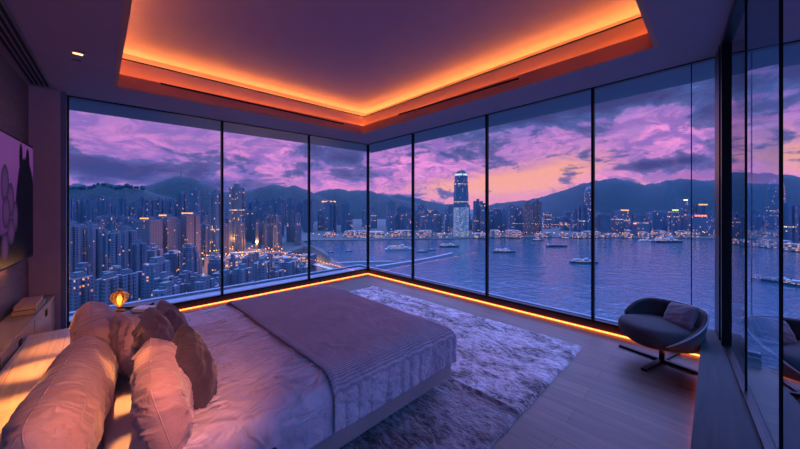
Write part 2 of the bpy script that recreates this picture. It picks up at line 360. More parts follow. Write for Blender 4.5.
# ---------------------------------------------------------------- bed
ZB = .47
bx0, bx1, by0, by1 = .03, 2.02, 1.49, 3.33
bed = empty('bed', ((bx0 + bx1) / 2, (by0 + by1) / 2, 0)); OB = Vector(bed.location)
tag(bed, 'low upholstered double bed with mauve base standing on the silky rug', 'bed')
def sh(bm, v=OB):
    bmesh.ops.translate(bm, vec=-v, verts=bm.verts); return bm
bm = new(); box(bm, bx0 - .0, bx1 + .02, by0 - .02, by1 + .02, .10, .30, .03, seg=3); obj('bed_base', sh(bm), M_base, bed, True)
bm = new(); box(bm, bx0 + .15, bx1 - .18, by0 + .18, by1 - .18, .03, .10, .005); obj('plinth', sh(bm), M_black, bed)
bm = new(); box(bm, bx0, bx1, by0, by1, .28, ZB - .03, .05, seg=4); obj('mattress', sh(bm), M_sheet, bed, True)
def drape(x0, x1, y0, y1, ztop, drop, dropfoot, amp, seed, nx=150, ny=200, foot_=True, far_drop=None, fold=0., kind='duvet'):
    """sheet of cloth over a slab: falls over both long sides and (foot_) over the foot end"""
    bm = new(); far_drop = drop if far_drop is None else far_drop; rad = .13
    L = (x1 - x0) + (dropfoot if foot_ else 0); Wd = far_drop + (y1 - y0) + drop
    def prof(s, a, b, da, db):
        # s from -da..(b-a)+db ; returns position along axis, drop
        w = b - a
        def corner(e):       # e = overhang length past the edge start
            q = rad * PI / 2
            if e < 0: return e, 0
            if e < q: th = e / rad; return rad * math.sin(th), rad * (1 - math.cos(th))
            return rad, rad + (e - q)
        if s < w / 2:
            e = -(s) + (rad); c, d = corner(e); return a + rad - c if e > 0 else a + s, d
        e = s - (w - rad); c, d = corner(e); return (b - rad + c if e > 0 else a + s), d
    vs = []
    for i in range(nx + 1):
        row = []
        for j in range(ny + 1):
            s = i / nx * L; t_ = -drop + j / ny * Wd
            if foot_: X, dx_ = prof(max(s, (x1 - x0) * .51), x0, x1, 0, dropfoot) if s > (x1 - x0) * .51 else (x0 + s, 0)
            else: X, dx_ = x0 + s, 0
            Y, dy_ = prof(t_, y0, y1, drop, far_drop)
            d = max(dx_, dy_) if min(dx_, dy_) < .02 else max(dx_, dy_)
            px, py = X, Y
            a = amp * (.6 + .4 * nz(px * .9 + seed, py * .9))
            if kind == 'duvet':
                # creases fan out from the cushions
                ang_ = math.atan2(py - 2.0, px + .35); rr_ = math.hypot(px + .35, py - 2.0); wob = nz(px * 2.2, py * 2.2, seed, 2)
                w1 = max(0, 1 - abs(nz(ang_ * 9 + wob * 1.6, rr_ * 1.6, seed, 2)) * 6) ** 1.2
                w2 = max(0, 1 - abs(nz(ang_ * 19 + wob * 2.2 + 9, rr_ * 2.6, seed + 3, 2)) * 5) ** 1.1
                w3 = nz(px * 1.6, py * 1.6, seed)
                h = a * (w1 * .22 + w2 * .34 + w3 * .30)
            else:
                w1 = nz(px * 1.1 + seed, py * 1.6, seed); w2 = nz(px * 4, py * 1.4 + px * 1.2, seed + 2)
                h = a * (w1 * 1.0 + w2 * .6)
            hang = min(1, d / .12)
            z = ztop - d + h * (1 - hang * .8)
            # folds in the hanging parts
            fo = .004 * hang * math.sin((px if dy_ > dx_ else py) * 26 + 4 * nz(px * 2, py * 2, seed))
            if dy_ > .02:
                Y += (-1 if t_ < (y1 - y0) / 2 else 1) * (abs(fo) + h * .5 * hang + .004)
            if dx_ > .02: X += abs(fo) + h * .5 * hang + .004
            if fold and i < 6: z += fold * math.sin((i / 6) * PI) * (1 - hang * .3)
            row.append(bm.verts.new((X, Y, z)))
        vs.append(row)
    for i in range(nx):
        for j in range(ny): bm.faces.new([vs[i][j], vs[i + 1][j], vs[i + 1][j + 1], vs[i][j + 1]])
    return bm
def solid(o, th, off=1.):
    s = o.modifiers.new('thickness', 'SOLIDIFY'); s.thickness = th; s.offset = off
bm = drape(.22, 1.25, by0 - .03, by1 + .03, ZB + .055, .24, .0, .046, 3.1, 130, 230, False)
o = obj('duvet', bm, M_duvet, None, True); solid(o, .012, -1); tag(o, 'smooth rose satin duvet creased over the pillow half of the bed', 'duvet')
bm = drape(.92, bx1 + .015, by0 - .05, by1 + .05, ZB + .078, .25, .24, .020, 8.7, 150, 220, True, fold=.006, kind='throw')
o = obj('throw_blanket', bm, M_throw, None, True); solid(o, .010, -1); tag(o, 'finely ribbed mauve throw blanket covering the foot half of the bed', 'blanket')

def pillow(name, w, h, th, M, m, label, group=None, seed=0, wr=.5, cat='pillow', pinch=.03, piping=None, sag=0., boxy=2.2):
    """w x h cushion, built in the local XZ plane, thickness along Y"""
    n = 44; bm = new(); top = {}; bot = {}
    for i in range(n + 1):
        for j in range(n + 1):
            a, b = -1 + 2 * i / n, -1 + 2 * j / n
            # denser near the rim
            a = math.sin(a * PI / 2); b = math.sin(b * PI / 2)
            e = (max(0, 1 - abs(a) ** boxy) ** .42) * (max(0, 1 - b * b) ** .42)
            k = pinch
            mx_ = max(abs(a), abs(b), 1e-6); rd = mx_ / ((abs(a) ** 9 + abs(b) ** 9) ** (1 / 9) + 1e-9); rd = 1 - (1 - rd) * mx_ ** 2
            X = w / 2 * a * (1 - k * (1 - b * b) * abs(a) ** 1.5 * .9) ; Z = h / 2 * b * (1 - k * (1 - a * a) * abs(b) ** 1.5 * .9)
            X *= rd; Z *= rd; Z -= sag * (1 - a * a) * (b + 1) / 2
            rr = min(1, e * 2)
            q = wr * .012 * rr
            edge = max(abs(a), abs(b))
            f1 = q * (nz(X * 7 + seed, Z * 3, seed) + .8 * (1 - 2 * abs(nz(X * 3 + seed, Z * 11 + X * 3, seed + 5))))
            f2 = q * (nz(X * 7 + seed, Z * 3, seed + 9) + .8 * (1 - 2 * abs(nz(X * 3 + seed, Z * 11 - X * 3, seed + 7))))
            gath = q * .8 * math.sin(math.atan2(b, a) * 46 + seed) * (edge ** 6)
            top[i, j] = bm.verts.new((X, th / 2 * e + (f1 + gath) * rr, Z))
            rim = i in (0, n) or j in (0, n)
            bot[i, j] = top[i, j] if rim else bm.verts.new((X, -th / 2 * e - (f2 + gath) * rr, Z))
    for i in range(n):
        for j in range(n):
            bm.faces.new([top[i, j], top[i + 1, j], top[i + 1, j + 1], top[i, j + 1]])
            q = [bot[i, j], bot[i, j + 1], bot[i + 1, j + 1], bot[i + 1, j]]
            try: bm.faces.new(q)
            except ValueError: pass
    r = bpy.data.objects.new(name, None); C.objects.link(r); r.matrix_world = M; r.empty_display_size = .1
    obj('pillow_body' if cat == 'pillow' else 'cushion_body', bm, m, r, True)
    bm = new(); pts = []
    ring = [(i, 0) for i in range(n)] + [(n, j) for j in range(n)] + [(n - i, n) for i in range(n)] + [(0, n - j) for j in range(n)]
    for i, j in ring:
        a = math.sin((-1 + 2 * i / n) * PI / 2); b = math.sin((-1 + 2 * j / n) * PI / 2)
        X = w / 2 * a * (1 - pinch * (1 - b * b) * .9 * abs(a) ** 1.5); Z = h / 2 * b * (1 - pinch * (1 - a * a) * .9 * abs(b) ** 1.5) - sag * (1 - a * a) * (b + 1) / 2
        rd = 1 / (abs(a) ** 9 + abs(b) ** 9) ** (1 / 9)
        pts.append((X * rd, 0, Z * rd))
    pts.append(pts[0]); tube(bm, pts, .003, 6); obj('piping', bm, piping or m, r, True)
    tag(r, label, cat, group); return r
def pm(x, y, z, yaw, lean, roll=0):
    # yaw: direction the front (+Y local) faces in degrees, lean: tips the top backwards
    return Matrix.Translation((x, y, z)) @ Matrix.Rotation(math.radians(yaw - 90), 4, 'Z') @ Matrix.Rotation(math.radians(lean), 4, 'X') @ Matrix.Rotation(math.radians(roll), 4, 'Y')
PZ = ZB + .02
pillow('pillow', .78, .36, .24, pm(.02, 2.88, .60, 2, 12, 0), M_linen, 'long rose linen pillow against the wooden bench, the one nearer the windows', 'bed pillows', 1, 1.1, boxy=5)
pillow('pillow', .98, .35, .23, pm(-.07, 2.04, .58, -8, 12, 0), M_linen, 'large crumpled rose linen pillow in the near left corner, closest to the camera', 'bed pillows', 5, 1.2, boxy=6)
pillow('cushion', .40, .36, .14, pm(.15, 2.46, .64, 8, 8, -4), M_linen, 'light rose cushion standing behind the plum one, next to the long pillows', None, 9, 1.3, 'cushion')
pillow('cushion', .40, .36, .16, pm(.26, 2.36, .645, -12, 14, 4), M_velvet2, 'plum velvet cushion in the middle of cushion pile, behind the big mauve one', None, 12, 1.3, 'cushion')
pillow('cushion', .38, .32, .14, pm(.40, 2.72, .62, -6, 24, 4), M_velvet2, 'half hidden plum cushion farthest back in the pile of cushions', None, 14, .8, 'cushion')
pillow('cushion', .46, .37, .18, pm(.215, 1.70, .645, -8, 14, 8), M_linen2, 'big dusky mauve linen cushion in front of the long pillows', None, 17, 1.8, 'cushion')
pillow('cushion', .38, .36, .15, pm(.355, 1.85, .65, -16, 18, 8), M_velvet, 'darkest aubergine velvet cushion at the front of the pile', None, 21, 1.3, 'cushion')

# headboard bench
bench = empty('headboard_bench', (-.17, 2.6, 0)); tag(bench, 'low pale oak bench running behind the bed pillows, lit by warm pools of light', 'bench')
an = math.radians(-4.3)
bm = new(); prism(bm, [(XL(1.0) + .22, .9), (-.03, .9), (-.03, 3.98), (XL(3.98) + .20, 3.98)], .36, .40); obj('bench_top', sh(bm, Vector(bench.location)), M_headwood, bench)
bm = new(); prism(bm, [(XL(1.0) + .26, .94), (-.06, .94), (-.06, 3.92), (XL(3.92) + .24, 3.92)], 0, .36); obj('bench_body', sh(bm, Vector(bench.location)), M_headwood, bench)
# media cabinet along left wall
cab = empty('media_cabinet', (-.5, 4.0, 0)); tag(cab, 'long low walnut cabinet below the television, books on its top', 'cabinet')
oc = Vector(cab.location)
def xl(y, d): return XL(y) + d
bm = new(); prism(bm, [(xl(1.5, .01), 1.5), (xl(1.5, .19), 1.5), (xl(5.1, .20), 5.1), (xl(5.1, .01), 5.1)], .475, .50); obj('cabinet_top', sh(bm, oc), M_cab, cab)
bm = new(); prism(bm, [(xl(1.5, .01), 1.5), (xl(1.5, .175), 1.5), (xl(5.1, .175), 5.1), (xl(5.1, .01), 5.1)], .12, .475); obj('cabinet_body', sh(bm, oc), M_cab, cab)
for k in range(4):
    ya, yb_ = 1.55 + k * .89, 1.55 + k * .89 + .87
    bm = new(); prism(bm, [(xl(ya, .175), ya), (xl(ya, .192), ya), (xl(yb_, .192), yb_), (xl(yb_, .175), yb_)], .13, .465); d = obj('drawer', sh(bm, oc), M_cab, cab)
    ym = (ya + yb_) / 2; bm = new(); prism(bm, [(xl(ym - .03, .192), ym - .03), (xl(ym - .03, .2), ym - .03), (xl(ym + .03, .2), ym + .03), (xl(ym + .03, .192), ym + .03)], .38, .44); obj('handle', sh(bm, oc), M_black, d)
# books on the cabinet
def book(y, z, w, d, h, rz, cc, label):
    x = xl(y, .11)
    r = empty('book', (x, y, z), rz); tag(r, label, 'book', 'books on the cabinet')
    mc, _, _ = mat('book_cover_%d' % len(bpy.data.materials), cc, .5)
    mp, _, _ = mat('book_pages', (.55, .45, .38), .8)
    bm = new(); box(bm, -w / 2, w / 2, -d / 2, d / 2, 0, .004); box(bm, -w / 2, w / 2, -d / 2, d / 2, h - .004, h); box(bm, w / 2 - .004, w / 2, -d / 2, d / 2, .004, h - .004); obj('cover', bm, mc, r)
    bm = new(); box(bm, -w / 2 + .004, w / 2 - .005, -d / 2 + .004, d / 2 - .004, .004, h - .004); obj('pages', bm, mp, r)
book(4.52, .50, .14, .46, .045, -.06, (.10, .05, .04), 'thick dark brown book lying at the bottom of the stack on cabinet')
book(4.50, .545, .13, .42, .035, -.03, (.30, .14, .09), 'rust red book lying on top of the stack on cabinet')
bm = new(); box(bm, -.03, .03, -.10, .10, 0, .03, .004); o = obj('remote_control', bm, M_black); o.location = (xl(4.9, .10), 4.9, .5); o.rotation_euler = (0, 0, .2); tag(o, 'small black remote lying behind the books at far cabinet end', 'remote control')
# television
tvy0, tvy1 = 2.2, 4.80
def tvp(y, off): return (XL(y) + off, y)
tv = empty('television', (XL(3.6) + .02, 3.6, 1.5)); tag(tv, 'large wall mounted flat television showing a dim purple and black picture', 'television'); ot = Vector(tv.location)
z0, z1 = .965, 2.06
bm = new(); prism(bm, [tvp(tvy0, .03), tvp(tvy0, .085), tvp(tvy1, .085), tvp(tvy1, .03)], z0, z1); obj('tv_case', sh(bm, ot), M_black, tv)
bm = new(); prism(bm, [tvp(tvy0 + .5, .0), tvp(tvy0 + .5, .03), tvp(tvy1 - .5, .03), tvp(tvy1 - .5, .0)], z0 + .3, z1 - .3); obj('wall_bracket', sh(bm, ot), M_black, tv)
mS = bpy.data.materials.new('television_picture'); mS.use_nodes = True; t = N(mS.node_tree); t.n.clear()
x, y, z = t.xyz(t.geo('Position'))
bgc = t.mix(t.ss(z, 1.0, 2.0), lin((70, 36, 88)), lin((112, 60, 128)))
def ell(y0, z0_, ry, rz_, soft=.25):
    d = t.m('ADD', t.m('POWER', t.m('MULTIPLY', t.m('SUBTRACT', y, y0), 1 / ry), 2.), t.m('POWER', t.m('MULTIPLY', t.m('SUBTRACT', z, z0_), 1 / rz_), 2.))
    return d
dark = lin((14, 12, 30)); colr = bgc
for (a, b_, ry, rz_) in ((4.52, 1.35, .33, .56), (4.47, 1.68, .20, .22), (4.36, 1.90, .055, .13), (4.58, 1.88, .065, .13), (4.3, 1.05, .6, .25), (3.6, .9, 1.2, .35)):
    colr = t.mix(t.ss(ell(a, b_, ry, rz_), 1.12, .9), colr, dark)
for (a, b_, ry, rz_) in ((3.92, 1.64, .10, .16), (4.06, 1.52, .10, .14), (4.19, 1.38, .08, .13), (3.95, 1.42, .1, .13), (4.08, 1.26, .1, .11), (3.92, 1.15, .09, .11)):
    e = ell(a, b_, ry, rz_); colr = t.mix(t.ss(e, 1.05, .95), colr, t.mix(t.ss(e, .0, 1.), lin((80, 46, 94)), lin((48, 30, 66))))
em = t.new('ShaderNodeEmission'); t.put(em.inputs[0], colr); em.inputs[1].default_value = .8; gl = t.new('ShaderNodeBsdfGlossy'); gl.inputs['Roughness'].default_value = .15; t.put(gl.inputs[0], (.04, .04, .04))
ad = t.new('ShaderNodeAddShader'); t.l.new(em.outputs[0], ad.inputs[0]); t.l.new(gl.outputs[0], ad.inputs[1]); oo = t.new('ShaderNodeOutputMaterial'); t.l.new(ad.outputs[0], oo.inputs[0])
bm = new(); prism(bm, [tvp(tvy0 + .02, .085), tvp(tvy0 + .02, .088), tvp(tvy1 - .018, .088), tvp(tvy1 - .018, .085)], z0 + .02, z1 - .02); obj('screen', sh(bm, ot), mS, tv)
# warm light strip hidden under television washes the wall and cabinet
bm = new(); prism(bm, [tvp(2.6, .035), tvp(2.6, .05), tvp(4.4, .05), tvp(4.4, .035)], z0 - .012, z0 - .004)
tag(obj('led_strip', bm, emitmat('tv_glow', (1., .38, .12), 22.)), 'warm light strip tucked under the television', 'light strip')

# nightstand beyond the bed
ns = empty('nightstand', (.22, 3.78, 0)); tag(ns, 'low black bedside table beyond the bed holding the glowing lamp', 'table'); on = Vector(ns.location)
bm = new(); box(bm, .0, .52, 3.50, 4.02, .475, .505, .006); obj('table_top', sh(bm, on), M_frame, ns)
bm = new(); box(bm, .04, .48, 3.54, 3.98, .10, .475, .004); d = obj('cabinet_body', sh(bm, on), M_plinth, ns)
for sx in (.05, .47):
    for sy in (3.55, 3.97):
        bm = new(); tube(bm, [(sx, sy, 0), (sx, sy, .10)], .012, 8); obj('leg', sh(bm, on), M_frame, ns)
# lamp
lx, ly = .165, 3.84
lamp = empty('bedside_lamp', (lx, ly, .505)); tag(lamp, 'small amber glass table lamp, heart-shaped bulb glowing on the black bedside table', 'lamp')
M_amber = bpy.data.materials.new('ribbed_amber_glass'); M_amber.use_nodes = True; t = N(M_amber.node_tree); t.n.clear()
gg = t.gen(); ang = t.m('ARCTAN2', t.xyz(gg)[1], t.xyz(gg)[0]); rb = t.m('ABSOLUTE', t.m('SINE', t.m('MULTIPLY', ang, 5.)))
tr = t.new('ShaderNodeBsdfTransparent'); t.put(tr.inputs[0], (1., .55, .22)); tl = t.new('ShaderNodeBsdfTranslucent'); t.put(tl.inputs[0], (1., .5, .15)); gs = t.new('ShaderNodeBsdfGlossy'); gs.inputs['Roughness'].default_value = .1
m1 = t.new('ShaderNodeMixShader'); t.put(m1.inputs[0], t.m('MULTIPLY_ADD', rb, .4, .15)); t.l.new(tr.outputs[0], m1.inputs[1]); t.l.new(tl.outputs[0], m1.inputs[2])
m2 = t.new('ShaderNodeMixShader'); m2.inputs[0].default_value = .12; t.l.new(m1.outputs[0], m2.inputs[1]); t.l.new(gs.outputs[0], m2.inputs[2]); oo = t.new('ShaderNodeOutputMaterial'); t.l.new(m2.outputs[0], oo.inputs[0])
M_brass, t, b = mat('aged_brass', (.55, .32, .12), .3, metal=1)
bm = new(); lathe(bm, [(.045, 0), (.045, .008), (.014, .016), (.012, .030), (.020, .036), (.020, .044)], 28); obj('lamp_base', bm, M_brass, lamp, True)
bm = new(); lathe(bm, [(.016, .044), (.030, .060), (.052, .092), (.066, .122), (.068, .142), (.058, .160), (.040, .172), (.024, .178)], 36, cap=False); obj('lamp_shade', bm, M_amber, lamp, True)
bm = new(); lathe(bm, [(.026, .176), (.026, .184), (.020, .190), (.020, .200), (.001, .202)], 28); obj('lamp_cap', bm, M_brass, lamp, True)
bm = new(); lathe(bm, [(.001, .052), (.010, .060), (.016, .085), (.020, .110), (.014, .135), (.001, .145)], 20, cap=False); obj('bulb', bm, emitmat('bulb_glow', (1., .5, .15), 6.), lamp, True)
# added unseen copies of table and lamp, for warm light on the bed
def copy_tree(o, parent=None):
    c = o.copy(); C.objects.link(c); c.parent = parent
    for k_ in [q for q in list(C.objects) if q.parent == o]: copy_tree(k_, c)
    return c
n2 = copy_tree(ns); n2.location.y -= 2.78; n2['label'] = 'added copy of the low black bedside table, carrying the added near lamp, below the picture edge'
l2 = copy_tree(lamp); l2.location.y -= 2.90; l2.location.x += .05; l2['label'] = 'added copy of the amber glass table lamp on the near bedside table, below the picture edge'
spot('unseen_warm_fill', (.25, .95, 1.25), (.18, 1.95, .45), 50, (1., .32, .12), 66, 1., .05)  # added warm spot without a fixture, fills pillows and duvet
# things next to the lamp
M_white, t, b = mat('white_paper', (.7, .7, .78), .6); M_tray, t, b = mat('black_lacquer', (.02, .02, .03), .25)
bm = new(); box(bm, -.10, .10, -.07, .07, 0, .022, .004); o = obj('black_tray', bm, M_tray); o.location = (.30, 3.88, .505); o.rotation_euler = (0, 0, -.7); tag(o, 'flat black box lying right of the amber lamp', 'tray')
r = empty('book', (.33, 3.70, .505), -.75); tag(r, 'pale book lying on the bedside table right of lamp', 'book')
bm = new(); box(bm, -.08, .08, -.055, .055, 0, .03, .003); obj('cover', bm, M_white, r)
bm = new(); box(bm, -.083, -.078, -.05, .05, .004, .026); obj('pages', bm, M_tray, r)
# small white loop-shaped object left of the lamp
r = empty('table_clock', (.055, 3.93, .505), -.75); tag(r, 'small white triangular clock left of the amber lamp', 'clock')
bm = new(); tube(bm, [(-.035, 0, .008), (.035, 0, .008), (.026, 0, .03), (0, 0, .05), (-.026, 0, .03), (-.035, 0, .008)], .008, 8); obj('clock_frame', bm, M_white, r, True)
bm = new(); box(bm, -.026, .026, -.003, .003, .010, .028, .001); obj('clock_face', bm, M_tray, r)
bm = new(); lathe(bm, [(.001, .052), (.008, .056), (.009, .064), (.001, .07)], 14); obj('finial', bm, M_white, r, True)

# ---------------------------------------------------------------- rug
M_rug, t, b = mat('silky_shag_pile', vary=0, rough=.4, sheen=.15)
g = t.gen('Object'); n1 = t.noise(t.mapping(g, scale=(1.5, .8, 1)), 3.2, 5, .65, 1.0); n2 = t.noise(t.mapping(g, scale=(1.6, .7, 1)), 22, 4, .6, .8)
f = t.m('MULTIPLY_ADD', t.ss(n1, .40, .60), .55, t.m('MULTIPLY', t.ss(n2, .40, .60), .45))
t.put(b.inputs['Base Color'], t.mix(f, (.02, .012, .024), (.85, .78, .92)))
rug_unshaded = t.m('GREATER_THAN', t.xyz(g)[0], 2.12); t.put(b.inputs['Base Color'], t.mix(t.m('MULTIPLY_ADD', rug_unshaded, -.62, .62), t.mix(f, (.02, .012, .024), (.85, .78, .92)), (.09, .045, .07)))  # shade beside the bed put into the rug colour
t.put(b.inputs['Normal'], t.bump(t.m('MULTIPLY_ADD', n2, .6, t.m('MULTIPLY', n1, .6)), .9, .05))
rx0, rx1, ry0, ry1 = .75, 3.62, .95, 4.35
bm = new(); nx, ny = 230, 260; g2 = []
for i in range(nx + 1):
    row = []
    for j in range(ny + 1):
        a, c = i / nx, j / ny; X = rx0 + (rx1 - rx0) * a; Y = ry0 + (ry1 - ry0) * c
        e = min(1, min(a, 1 - a) * (rx1 - rx0) / .03, min(c, 1 - c) * (ry1 - ry0) / .03)
        h = .020 * e ** .5 + .009 * e * nz(X * 6, Y * 4, 1) + .008 * e * (1 - 2 * abs(nz(X * 15, Y * 9, 4)))
        if abs(X - 2.12) < .06 and Y < 1.9: h += .018 * math.exp(-((X - 2.12) / .018) ** 2) * e * min(1, (1.9 - Y) / .3)
        X += .012 * nz(Y * 5, 3.3) * (1 if i in (0, nx) else 0); Y += .012 * nz(X * 5, 9.1) * (1 if j in (0, ny) else 0)
        row.append(bm.verts.new((X, Y, max(.003, h))))
    g2.append(row)
for i in range(nx):
    for j in range(ny): bm.faces.new([g2[i][j], g2[i + 1][j], g2[i + 1][j + 1], g2[i][j + 1]])
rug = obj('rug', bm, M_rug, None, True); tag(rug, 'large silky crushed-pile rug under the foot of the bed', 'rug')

# ---------------------------------------------------------------- armchair
AX, AY = 3.83, .35
ch = empty('armchair', (AX, AY, 0), math.radians(132)); tag(ch, 'low charcoal tub armchair with thin pale piping in the window corner', 'armchair')
# local: faces +X. shell wraps from +-118 deg around the back (-X)
def shell_pt(th, k, inner):
    # th angle from back (-X) in rad, signed ; k 0..1 height
    a = abs(th) / 2.15
    top = (.51 - .27 * max(0, a - .22) ** 1.25 / .733) if th > 0 else (.51 - .14 * max(0, a - .55) ** 1.6 / .279) ; bot = .17 + .03 * a
    z = bot + (top - bot) * k
    rr = (1 - .20 * (1 - k) ** 1.6)
    rx = (.31 - (.032 if inner else 0)) * rr; ry = (.32 - (.032 if inner else 0)) * rr
    return Vector((-rx * math.cos(th), ry * math.sin(th), z))
bm = new(); nt, nk = 48, 10; ou = []; inn = []
for i in range(nt + 1):
    th = -2.15 + 4.3 * i / nt
    ou.append([bm.verts.new(shell_pt(th, k / nk, False)) for k in range(nk + 1)])
    inn.append([bm.verts.new(shell_pt(th, k / nk, True)) for k in range(nk + 1)])
for i in range(nt):
    for k in range(nk):
        bm.faces.new([ou[i][k], ou[i + 1][k], ou[i + 1][k + 1], ou[i][k + 1]]); bm.faces.new([inn[i][k], inn[i][k + 1], inn[i + 1][k + 1], inn[i + 1][k]])
    bm.faces.new([ou[i][nk], ou[i + 1][nk], inn[i + 1][nk], inn[i][nk]]); bm.faces.new([ou[i][0], inn[i][0], inn[i + 1][0], ou[i + 1][0]])
for i in (0, nt):
    for k in range(nk): bm.faces.new([ou[i][k], ou[i][k + 1], inn[i][k + 1], inn[i][k]])
shl = obj('backrest', bm, M_chair, ch, True)
bm = new(); tube(bm, [shell_pt(-2.15 + 4.3 * i / nt, 1.0, False) + Vector((0, 0, .004)) for i in range(nt + 1)], .006, 6)
M_pipe, t, b = mat('pale_grey_piping', (.30, .28, .36), .6); obj('piping', bm, M_pipe, ch, True)
# seat : rounded D-shape bulging forwards
bm = new()
def seat_ring(s, z):
    pts = []
    for k in range(56):
        th = 2 * PI * k / 56; c, sn = math.cos(th), math.sin(th)
        rx = .285 if c < 0 else .34
        pts.append(bm.verts.new((rx * s * math.copysign(abs(c) ** .85, c), .28 * s * math.copysign(abs(sn) ** .8, sn), z + .015 * (c * .5) * s)))
    return pts
prof_ = [(.60, .17), (.80, .185), (.92, .215), (.985, .26), (1.0, .30), (.985, .335), (.94, .355), (.80, .366), (.5, .372), (.2, .374)]
rg = [seat_ring(*p) for p in prof_]
for a, b_ in zip(rg, rg[1:]):
    for k in range(56): bm.faces.new([a[k], a[(k + 1) % 56], b_[(k + 1) % 56], b_[k]])
bm.faces.new(rg[0][::-1]); bm.faces.new(rg[-1]); obj('seat', bm, M_chair, ch, True)
bm = new(); tube(bm, [(0, 0, .02), (0, 0, .18)], .022, 12); obj('pedestal', bm, M_chrome, ch, True)
for q, (la, lb) in enumerate(((-.36, .36),)):
    bm = new(); box(bm, la, lb, -.022, .022, .0, .022, .004, Matrix.Rotation(math.radians(33), 4, 'Z')); obj('leg', bm, M_frame, ch)
    bm = new(); box(bm, la, lb, -.022, .022, .001, .023, .004, Matrix.Rotation(math.radians(-57), 4, 'Z')); obj('leg', bm, M_frame, ch)
cm = ch.matrix_basis.copy() if False else Matrix.Translation((AX, AY, 0)) @ Matrix.Rotation(math.radians(132), 4, 'Z')
pillow('cushion', .30, .22, .09, cm @ Matrix.Translation((-.15, .02, .445)) @ Matrix.Rotation(math.radians(-90), 4, 'Z') @ Matrix.Rotation(math.radians(28), 4, 'X') @ Matrix.Rotation(math.radians(8), 4, 'Y'), M_chaircush, 'small grey mauve cushion leaning in the armchair', None, 33, .6, 'cushion')

# ---------------------------------------------------------------- outdoors
SEA = EYE - 150.0; GROUND = SEA + 2.5
def facade(name, ca, cb, cw, chh, lit, glass=(.03, .05, .09), fw=(.25, .75), fh=(.3, .8), estr=1.6, warm=1., rough=.6, band=0.):
    m, t, b = mat(name, vary=0, rough=rough, sample=False)
    tc = t.new('ShaderNodeTexCoord'); P = t.xyz(tc.outputs['Object']); Nn = t.xyz(tc.outputs['Normal'])
    rnd = t.new('ShaderNodeObjectInfo').outputs['Random']
    h = t.m('SUBTRACT', t.m('MULTIPLY', P[0], Nn[1]), t.m('MULTIPLY', P[1], Nn[0]))
    u = t.m('ADD', t.m('DIVIDE', h, cw), 100.37); v = t.m('DIVIDE', P[2], chh)
    fu, fv = t.m('FRACT', u), t.m('FRACT', v); iu, iv = t.m('FLOOR', u), t.m('FLOOR', v)
    inside = t.m('MULTIPLY', t.m('MULTIPLY', t.m('GREATER_THAN', fu, fw[0]), t.m('LESS_THAN', fu, fw[1])), t.m('MULTIPLY', t.m('GREATER_THAN', fv, fh[0]), t.m('LESS_THAN', fv, fh[1])))
    side = t.m('LESS_THAN', t.m('ABSOLUTE', Nn[2]), .5); inside = t.m('MULTIPLY', inside, side)
    wn = t.new('ShaderNodeTexWhiteNoise', noise_dimensions='4D')
    t.put(wn.inputs['Vector'], t.comb(iu, iv, t.m('ROUND', t.m('MULTIPLY', Nn[0], 3.)))); t.put(wn.inputs['W'], t.m('MULTIPLY', rnd, 97.))
    r1 = wn.outputs[0]; r2 = t.xyz(wn.outputs[1])
    on = t.m('MULTIPLY', t.m('LESS_THAN', r1, lit), inside)
    if band:   # some whole storeys lit
        wb = t.new('ShaderNodeTexWhiteNoise', noise_dimensions='2D'); t.put(wb.inputs['Vector'], t.comb(iv, t.m('MULTIPLY', rnd, 51.), 0.))
        on = t.m('MAXIMUM', on, t.m('MULTIPLY', t.m('LESS_THAN', wb.outputs[0], band), t.m('MULTIPLY', inside, t.m('LESS_THAN', r2[1], .75))))
    cc = t.mix(rnd, ca, cb)
    t.put(b.inputs['Base Color'], t.mix(inside, cc, glass))
    t.put(b.inputs['Emission Color'], t.mix(r2[0], (1., .36 * warm, .10), (1., .72, .45)))
    t.put(b.inputs['Emission Strength'], t.m('MULTIPLY', on, t.m('MULTIPLY_ADD', r2[2], estr, estr * .3)))
    return m
F_near = facade('residential_facade_near', (.09, .10, .16), (.16, .12, .155), 3.4, 3.1, .03, fh=(.28, .82), estr=1.3, fw=(.22, .8))
F_pale = facade('pale_residential_facade', (.10, .12, .18), (.15, .13, .18), 4.2, 3.3, .04, fh=(.3, .8), estr=1.2)
F_mid = facade('residential_facade_mid', (.06, .08, .13), (.11, .09, .13), 5.0, 4.4, .04, estr=1.6)
F_far = facade('residential_facade_far', (.05, .07, .12), (.08, .08, .13), 8., 7., .03, estr=1.4)
F_office = facade('office_tower_facade', (.06, .08, .14), (.11, .11, .17), 8., 8., .06, estr=1.6, band=.05)
F_red = facade('reddish_tower_facade', (.14, .08, .095), (.16, .09, .105), 6., 5., .07, estr=1.4, warm=.8)
F_water = facade('lit_waterfront_facade', (.20, .18, .22), (.30, .24, .24), 9., 6., .5, estr=1.1, warm=.85, fw=(.12, .85), fh=(.2, .75))
F_glass = facade('dark_curtain_wall', (.10, .13, .19), (.12, .15, .22), 4., 5., .035, glass=(.05, .08, .13), fw=(.1, .9), fh=(.15, .9), rough=.25, estr=1.5, band=.03)
F_lit = facade('pale_floodlit_facade', (.30, .38, .46), (.30, .38, .46), 5., 6., .4, fw=(.2, .9), fh=(.2, .85), estr=.7, warm=2.)
